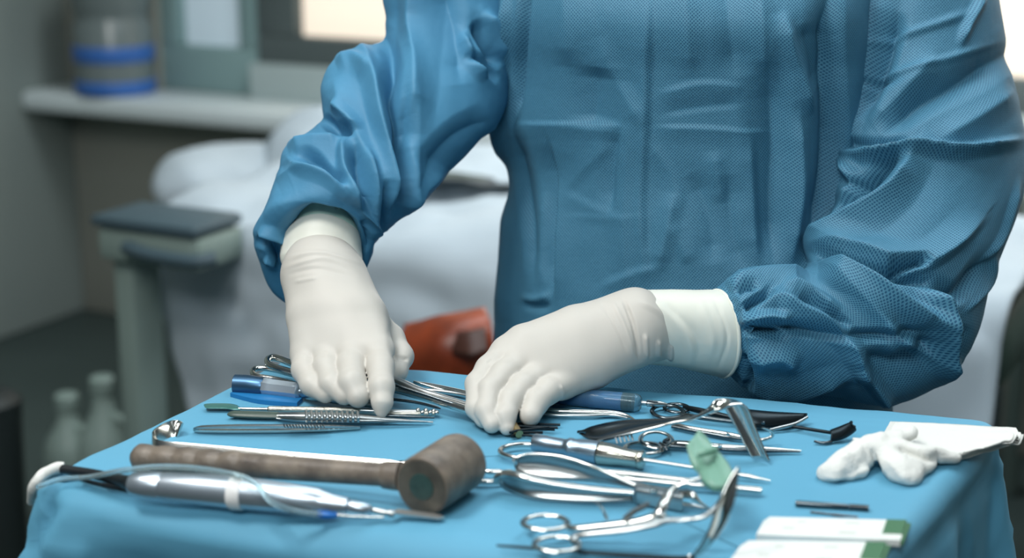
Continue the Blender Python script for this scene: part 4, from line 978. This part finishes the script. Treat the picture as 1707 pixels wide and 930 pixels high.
ctr = [(1176, 689, 35), (1192, 681, 40), (1204, 673, 44), (1215, 671, 45), (1226, 680, 41), (1238, 704, 30), (1254, 738, 15), (1268, 766, 3.5)]
wd = [7, 11, 17, 23, 23, 20, 17, 15.5]
cp = catmull(np.array([tuple(T(*p)) for p in ctr]), 6); wq = catmull(np.array([[w_] for w_ in wd]), 6)[:, 0]
sd_ = Vector((0.86, -0.5, 0)).normalized()
for p, w_ in zip(cp, wq):
    p = Vector(p); q = R(w_, p); row = []
    for j in range(11):
        s_ = -1+2*j/10; row.append(tuple(p+sd_*q*s_+Vector((-0.42, -0.9, -0.1)).normalized()*(q*0.55*(1-s_*s_)*-1)))
    G.append(row)
grid_obj(np.array(G), 'trough_blade', 'steel', t, 0.0015)

# --- scissors ring + shank behind the retractor
t = empty('fine_scissors', T(1180, 690, 0), 'fine dark scissors lying at the back, behind the angled retractor', 'scissors')
finger_ring(t, 1113, 686, 26, 3.4, h=4, m='steel_dark', k=1.25)
finger_ring(t, 1128, 680, 20, 3, h=3, m='steel_dark', k=1.1)
rod([(1136, 690, 4), (1160, 695, 5), (1200, 700, 5), (1250, 706, 4)], [3.4, 4, 4, 2.5], n=4).build('shank', 'steel_dark', t)
rod([(1140, 678, 4), (1160, 683, 5), (1200, 692, 5), (1252, 703, 4)], [3, 5, 5, 2.5], n=4).build('shank', 'black_steel', t)
t = empty('bone_rongeur', T(1300, 705, 0), 'blackened wide-jawed rongeur at the back right, next to the rake retractor', 'rongeur')
edges_plate([(1225, 683, 12), (1250, 686, 12), (1290, 690, 10), (1346, 693, 7)], [(1235, 708, 3), (1262, 713, 3), (1300, 711, 3), (1330, 704, 4)], 'body_plate', 'black_steel', t, bulge=0.003, thick=0.004)
rod([(1282, 717, 3), (1300, 713, 4), (1326, 706, 6), (1346, 695, 9)], [2.5, 3.4, 3, 2.4], n=4).build('handle', 'steel2', t)
screw(t, 1272, 706, 7, 4, 'steel_dark')
# --- curved hook clamp
t = empty('hook_clamp', T(1220, 725, 0), 'slender clamp whose tip curls up into a hook, right of the angled retractor', 'clamp')
rod([(1120, 706, 4), (1150, 714, 4), (1212, 724, 4), (1248, 731, 4), (1270, 733, 5), (1286, 728, 7), (1288, 721, 11), (1280, 716, 16), (1271, 713, 20)], [4, 4.5, 4.5, 4, 3.2, 2.8, 2.6, 2.2, 1.6], n=6).build('shank', 'steel', t)
rod([(1120, 711, 3), (1160, 719, 3), (1215, 729, 3), (1250, 733, 3)], [3, 3.4, 3, 2.5], n=4).build('shank', 'steel_dark', t)
screw(t, 1214, 725, 6, 3.6)
# --- haemostat pointing right
t = empty('straight_haemostat', T(1200, 745, 0), 'straight haemostat with two finger rings, its closed tip pointing right', 'clamp')
finger_ring(t, 1073, 747, 31, 3.9, h=4, k=.85)
finger_ring(t, 1094, 733, 26, 3.6, h=7, k=1.0, lift=2)
rod([(1104, 748, 4), (1112, 741, 5), (1130, 738.5, 5), (1180, 743, 5), (1240, 747, 4.5), (1300, 750, 3.5), (1336, 751.5, 3)], [3.5, 4.5, 5, 5.4, 5, 3.2, 1.4], n=5).build('shank', 'steel', t)
rod([(1118, 730, 7), (1108, 737, 6), (1118, 743, 5), (1180, 747, 4), (1250, 751, 3.5), (1334, 753, 2.5)], [3.4, 4.4, 4, 4, 4, 1.2], n=5).build('shank', 'steel_dark', t)
rod([(1100, 738, 7), (1108, 744, 7), (1112, 750, 5)], 2.2, n=3).build('ratchet', 'steel_dark', t)
screw(t, 1200, 745.5, 8, 3.6)
# --- rake retractor
t = empty('rake_retractor', T(1380, 722, 0), 'small black rake retractor with splayed toothed end beside the swab', 'retractor')
rod([(1300, 708, 4), (1340, 714, 4), (1384, 721, 5), (1392, 722, 6)], [2.4, 2.8, 3, 3], [2.5, 3, 3, 3], n=4).build('stem', 'black_steel', t)
edges_plate([(1384, 719, 8), (1400, 713, 10), (1411, 708, 12), (1419, 704, 14)], [(1385, 736, 2), (1400, 733, 3), (1414, 725, 5), (1425, 716, 8)], 'rake_head', 'black_steel', t, bulge=0.002, thick=0.003)
for (q0, q1) in (((1419, 704, 14), (1419, 708, 14)), ((1419, 709, 12), (1426, 711, 12)), ((1417, 715, 8), (1426, 717, 8))):
    rod([q0, q1], [3, 1.5], n=1).build('tooth', 'black_steel', t)
rod([(1386, 736, 2), (1378, 738, 2), (1366, 737.5, 2), (1357, 735, 3)], [3, 3, 2.6, 2], n=5).build('hook', 'steel_dark', t)

# --- long suction-like holder under the cutter
t = empty('long_tube_holder', T(1100, 800, 0), 'long needle holder with wide spring loop, its tubular tip pointing right', 'needle holder')
rod([(900, 744, 5), (880, 741, 5), (856, 742, 5), (838, 747, 5), (834, 753, 5), (842, 759, 5), (866, 764, 5), (900, 766, 5), (960, 778, 5)], [4, 4.6, 4.6, 4.6, 4.6, 4.6, 4.4, 4, 4], n=6).build('spring_loop', 'steel', t)
rod([(950, 776, 7), (1000, 785, 7), (1060, 791, 7), (1150, 801, 6)], [4, 4.6, 5, 4.6], n=4).build('shank', 'steel', t)
rod([(1000, 790, 5), (1060, 801, 5), (1150, 808, 5), (1240, 815, 5), (1262, 817, 5), (1270, 818, 5)], [4, 5.6, 6.2, 6.2, 6.6, 5.6], n=1, smooth=False, seg=18).build('tube', 'steel', t)
t = empty('double_rod', T(825, 793, 0), 'pair of joined steel rods poking out right of the mallet head', 'rods')
rod([(780, 778, 6), (812, 786, 6), (836, 787, 6), (842, 794, 5), (834, 802, 4), (810, 803, 4), (780, 802, 4)], 4.4, n=6).build('rod', 'steel', t)

# --- bone cutter with broad hollow handles
t = empty('bone_cutter', T(1000, 815, 0), 'bone cutter with two broad bowed handles, lying right of the mallet head', 'bone cutter')
edges_plate([(858, 770, 17), (868, 759, 21), (900, 757, 23), (947, 764, 23), (1000, 783, 19), (1052, 806, 12), (1080, 814, 10)],
            [(858, 778, 10), (866, 789, 7), (900, 797, 6), (950, 801, 6), (1000, 804, 6), (1052, 813, 8), (1080, 818, 8)], 'handle', 'steel2', t, bulge=-0.004, thick=0.0016, nu=7, nv=9)
rod([(858, 776, 11), (858, 768, 18), (870, 759, 22), (900, 757, 23), (947, 764, 23), (1000, 783, 19), (1052, 806, 12), (1080, 814, 10)], [1.6, 2, 2.4, 2.6, 3, 3.2, 3.6, 3], n=6).build('handle_rim', 'steel', t)
edges_plate([(827, 797, 12), (838, 789, 17), (870, 794, 18), (925, 805, 15), (990, 812, 13), (1056, 818, 11)],
            [(829, 803, 7), (844, 817, 2), (880, 831, 1), (930, 836, 1), (990, 838, 1), (1056, 836, 2)], 'handle', 'steel2', t, bulge=-0.004, thick=0.0016, nu=7, nv=9)
rod([(828, 802, 9), (831, 793, 15), (848, 789, 18), (880, 797, 18), (927, 807, 15), (990, 815, 13), (1056, 821, 12)], [6, 8, 9, 8.5, 7.5, 7.5, 6.5], [4, 5, 6, 6, 5.5, 5, 5], n=6, seg=18).build('handle_rim', 'steel', t, label='thick polished rim of the near handle')
box_mb(T(1097, 828, 7), R(42, T(1097, 828, 7)), 0.007, 0.006, (T(1140, 836, 7)-T(1055, 823, 7))).build('joint_block', 'steel2', t)
screw(t, 1090, 820, 14, 7, 'steel', 0.002)
rod([(1128, 824, 10), (1150, 824, 12), (1156, 828, 12), (1166, 838, 8), (1184, 848, 3)], [6, 8, 7, 4, 1.2], n=5).build('jaw', 'steel', t)
rod([(1128, 840, 5), (1150, 843, 4), (1184, 849, 2)], [6, 5, 1.2], n=4).build('jaw', 'steel2', t)

# --- ring-handled clamp in front
t = empty('sponge_clamp', T(1010, 885, 0), 'ring-handled clamp in front whose open jaws hold the green silicone pieces', 'clamp')
finger_ring(t, 909, 871, 37, 4.6, h=10, k=.85)
finger_ring(t, 928, 907, 37, 4.6, h=8, k=.85)
rod([(944, 878, 10), (962, 880, 11), (1000, 876, 14), (1050, 870, 18), (1086, 862, 22), (1100, 852, 26), (1107, 838, 30), (1114, 824, 33), (1128, 810, 37), (1146, 803, 40), (1168, 798, 42)],
    [5, 8, 8.5, 9, 9, 9, 9, 8, 6.5, 6, 5], [4, 5, 5, 5.5, 6, 6, 5, 4.5, 4, 4, 3.5], n=5).build('shank', 'steel', t)
rod([(956, 904, 8), (960, 894, 9), (985, 889, 12), (1040, 883, 16), (1090, 874, 20), (1110, 868, 22), (1140, 866, 23), (1170, 862, 26), (1192, 848, 30), (1206, 832, 34), (1214, 818, 38)],
    [5, 8, 8.5, 9, 9.5, 8.5, 6.5, 6, 6, 7, 6], [4, 5, 5, 5.5, 6, 5, 4, 4, 5, 6, 4], n=5).build('shank', 'steel2', t)
screw(t, 1103, 862, 27, 8, 'steel', 0.003)
rod([(1012, 866, 18), (1006, 852, 23), (1000, 844, 27), (995, 838, 30)], [3, 4, 7.5, 6], [2, 2, 2, 2], n=4).build('ratchet_tab', 'steel2', t)
rod([(1040, 866, 20), (1056, 853, 25), (1070, 846, 28), (1082, 839, 31)], [7, 8, 8, 7], [2.4, 2.4, 2.4, 2], n=4, shape='box').build('ratchet_arm', 'steel2', t)

# --- tall curved retractor at front
t = empty('curved_retractor', T(1100, 925, 0), 'thin steel retractor along the near edge whose leaf blade curves up tall', 'retractor')
rod([(828, 909, 1.5), (870, 912, 2), (968, 920, 2.5), (1060, 926, 3), (1130, 930, 3), (1158, 928, 3)], [1.8, 3.4, 4.6, 5.4, 6, 6], [1.8, 2.6, 3.2, 3.6, 3.6, 3.4], n=5).build('stem', 'black_steel', t)
ctr = [(1140, 929, 3), (1162, 924, 5), (1180, 904, 14), (1196, 878, 25), (1206, 852, 36), (1214, 828, 45), (1222, 802, 54), (1231, 779, 62)]
wd = [5, 8, 10, 13, 15, 14, 9, 2]
cp = catmull(np.array([tuple(T(*p)) for p in ctr]), 7); wq = catmull(np.array([[w_] for w_ in wd]), 7)[:, 0]; G = []
sd_ = Vector((0.93, 0.30, 0.0)).normalized(); back = Vector((-0.3, 0.95, 0.0)).normalized()
for p, w_ in zip(cp, wq):
    p = Vector(p); q = R(w_, p); G.append([tuple(p+sd_*q*s_+back*(q*0.35*(1-s_*s_))) for s_ in np.linspace(-1, 1, 9)])
grid_obj(np.array(G), 'leaf_blade', 'steel', t, 0.0016)

# --- green silicone pieces held in the jaws
o = edges_plate([(1145, 741, 50), (1149, 762, 44), (1156, 780, 39), (1170, 792, 36)], [(1165, 717, 56), (1177, 728, 53), (1190, 746, 49), (1200, 770, 44)], 'silicone_strip', 'green_rubber', None, nu=3, nv=4, bulge=0.0015, thick=0.0014)
tag(o, 'thin pale green silicone strip, the upper one held in the clamp jaws', 'silicone piece')
o = edges_plate([(1163, 756, 46), (1164, 780, 40), (1172, 802, 36), (1190, 814, 34)], [(1192, 747, 49), (1209, 766, 46), (1222, 790, 41), (1221, 804, 38)], 'silicone_block', 'green_rubber', None, nu=3, nv=4, bulge=0.003, thick=0.005)
tag(o, 'thicker curled pale green silicone piece, the lower one in the clamp jaws', 'silicone piece')
rod([(1163, 758, 49), (1178, 753, 51), (1193, 749, 51)], [5, 6.5, 5.5], n=3).build('rolled_edge', 'green_rubber', o)

# --- drill bits
t = empty('drill_bit', T(1388, 846, 0), 'thick dark drill bit lying between the swab and the packets', 'drill bit')
rod([(1326, 839, 2.5), (1329, 839, 2.5), (1412, 845, 2.5), (1414, 845, 2.5)], [4, 5.2, 5.2, 4.4], n=1, smooth=False).build('shank', 'steel_dark', t)
P = []; rr2 = []
for i in range(12): P.append((1415+i*3, 845.2+i*0.2, 2.7)); rr2.append(6.4 if i % 2 else 5.2)
rod(P, rr2, n=2).build('fluted_tip', 'steel_dark', t)
t = empty('drill_bit', T(1390, 857, 0), 'short thin dark drill bit just below the thick one', 'drill bit')
rod([(1351, 853, 1.2), (1388, 857.5, 1.2)], 2.0, n=1, smooth=False).build('shank', 'steel_dark', t)
rod([(1388, 857.5, 1.4), (1400, 859, 1.4), (1430, 862, 1.4)], [2.8, 2.8, 2.4], n=2).build('fluted_tip', 'steel_dark', t)

# --- suture packets
def packet(c4, label, gfrac, seed):
    p = [T(x, y, 0) for x, y in c4]                    # far left, far right, near right, near left
    ctr = sum(p, Vector())/4; t = empty('suture_packet', ctr, label, 'packet', 'paper suture packets with green ends')
    def slabmb(q, z0, z1):
        mb = MB(); k = len(q); V = [(a.x, a.y, TABLE_Z+z1) for a in q]+[(a.x, a.y, TABLE_Z+z0) for a in q]
        mb.add(V, [tuple(range(k)), tuple(range(k, 2*k))[::-1]]+[(i, (i+1) % k, k+(i+1) % k, k+i) for i in range(k)]); return mb
    L = lambda a, b, f: a+(b-a)*f
    g0, g1 = L(p[0], p[1], gfrac), L(p[3], p[2], gfrac)
    cut = 0.05
    slabmb([L(p[0], p[1], 0.03), g0, g1, p[3], L(p[3], p[0], .75)], 0.0005, 0.0048).build('sleeve', 'paper', t, smooth=False)
    slabmb([L(g0, g1, .02), L(p[1], p[2], .02), L(p[1], p[2], .72), L(g0, g1, .72)], 0.0008, 0.0054).build('green_end', 'green_print', t, smooth=False, label='green printed end panel')
    slabmb([L(g0, g1, .72), L(p[1], p[2], .72), p[2], g1], 0.0006, 0.0050).build('near_strip', 'paper', t, smooth=False)
    slabmb([L(p[1], p[2], .04), L(p[1], p[2], .04)+E1*0.003, p[2]+E1*0.002, L(p[2], p[1], .02)], 0.0012, 0.0038).build('end_flap', 'green_print', t, smooth=False)
    for u0, u1, v0, v1 in ((.24, .30, .18, .27), (.58, .68, .18, .27), (.16, .24, .55, .64), (.56, .68, .66, .78)):
        def uvp(u, v): return L(L(p[0], p[1], u*gfrac/0.86), L(p[3], p[2], u*gfrac/0.86), v)
        slabmb([uvp(u0, v0), uvp(u1, v0), uvp(u1, v1), uvp(u0, v1)], 0.0047, 0.00492).build('faint_print', 'print', t, smooth=False)
packet([(1276, 872), (1511, 878), (1500, 912), (1260, 902)], 'white paper packet with green end, the farther of the two, lying whole in view', .86, 1)
packet([(1240, 912), (1477, 915), (1462, 958), (1212, 952)], 'white paper packet with green end, the nearer of the two, cut by the bottom edge', .86, 2)

# --- gauze
t = empty('gauze_stack', T(1580, 735, 0), 'folded stack of white gauze layers hanging over the right corner of the drape', 'gauze')
for i in range(6):
    h0 = 1.2+i*1.3; dx = i*1.5; ov = [8, 4, 2, 0, -2, -8][i]
    def row(pts): return [T(x, y, h) for x, y, h in pts]
    rows_ = [row([(1484+dx, 704, h0), (1540, 706, h0+.3), (1600, 709, h0), (1650, 713, h0), (1686+ov, 717, h0+4-i*0.3)]),
             row([(1474+dx, 722, h0), (1535, 728, h0+.4), (1600, 733, h0), (1655, 733, h0+1), (1698+ov, 727, h0+5)]),
             row([(1466+dx, 742, h0), (1530, 749, h0), (1595, 752, h0), (1650, 744, h0+1), (1690+ov*1.5, 735, h0+5)]),
             row([(1458+dx, 757, h0), (1525, 764, h0), (1590+ov, 765-i*.8, h0), (1640+ov, 752-i, h0+1), (1680+ov*1.6, 740, h0+5)])]
    A = np.stack([catmull(np.array([tuple(p) for p in r]), 10) for r in rows_], 0); A = np.stack([catmull(A[:, j], 10) for j in range(A.shape[1])], 1)
    X_, Y_ = proj(A.reshape(-1, 3)); wv = np.clip((X_-1620)/70, 0, 1)*0.0016*np.sin(Y_*0.45+i*1.7)
    A = A+np.array([0, 0, 1])*(wv.reshape(A.shape[:2])+0.0003*crumple(A.reshape(-1, 3), 60, 2).reshape(A.shape[:2]))[..., None]
    o = grid_obj(A, 'gauze_layer', 'gauze', t, 0.0011, off=0)
def swab(G):
    def c(a, b, ra, rb, fl=0.75):
        pa, pb = np.array(T(*a)), np.array(T(*b)); K = np.array([1, 1, 1/fl]); return cap(G*K, pa*K, pb*K, R(ra, pa), R(rb, pb))*fl
    d = c((1390, 784, 7), (1436, 762, 9), 22, 23)
    d = smin(d, c((1404, 766, 12), (1450, 740, 15), 15, 17), .006)
    d = smin(d, c((1380, 788, 4), (1430, 786, 4), 16, 14), .004)
    d2 = c((1470, 752, 12), (1500, 780, 9), 20, 24); d2 = smin(d2, c((1500, 778, 8), (1516, 796, 5), 24, 15), .008); d2 = smin(d2, c((1520, 788, 5), (1550, 772, 6), 17, 11), .006)
    d3 = smin(c((1470, 738, 17), (1535, 757, 12), 17, 15), c((1535, 757, 11), (1592, 762, 5), 15, 11), .006)
    d4 = smin(c((1450, 745, 16), (1516, 722, 18), 21, 14), c((1452, 742, 13), (1422, 731, 13), 10, 2.5), .006)
    d5 = c((1458, 744, 16), (1478, 750, 16), 15, 15)
    r = smin(smin(smin(d, d2, .0025), smin(d3, d4, .003), .0025), d5, .005)
    return np.maximum(r, (TABLE_Z+0.0004)-G[..., 2])
lo = np.array([T(1360, 800, 0), T(1610, 815, 0), T(1500, 700, 0)])
o = sdf_obj(swab, (lo[:, 0].min()-.03, lo[:, 1].min()-.02, TABLE_Z-.002), (lo[:, 0].max()+.03, lo[:, 1].max()+.04, TABLE_Z+.05), .0013, 'cotton_swab', 'gauze', None,
    [([(1372, 794), (1410, 795), (1450, 780)], 1.6, 5, 4), ([(1452, 745), (1462, 775), (1470, 790)], -2.5, 6, 6), ([(1478, 765), (1500, 790), (1515, 800)], 1.4, 8, 8), ([(1480, 742), (1520, 758), (1560, 772)], -2.2, 6, 6),
     ([(1400, 765), (1440, 748)], 1.5, 8, 8), ([(1500, 735), (1530, 750), (1590, 752)], 1.5, 7, 7)], 2, post=lambda V: 0.0009*crumple(V, 45, 3)+0.0018*facet(V, 0.016, 5, 3))
tag(o, 'puffy white cotton swab tied like a bow, in front of the gauze stack', 'swab')
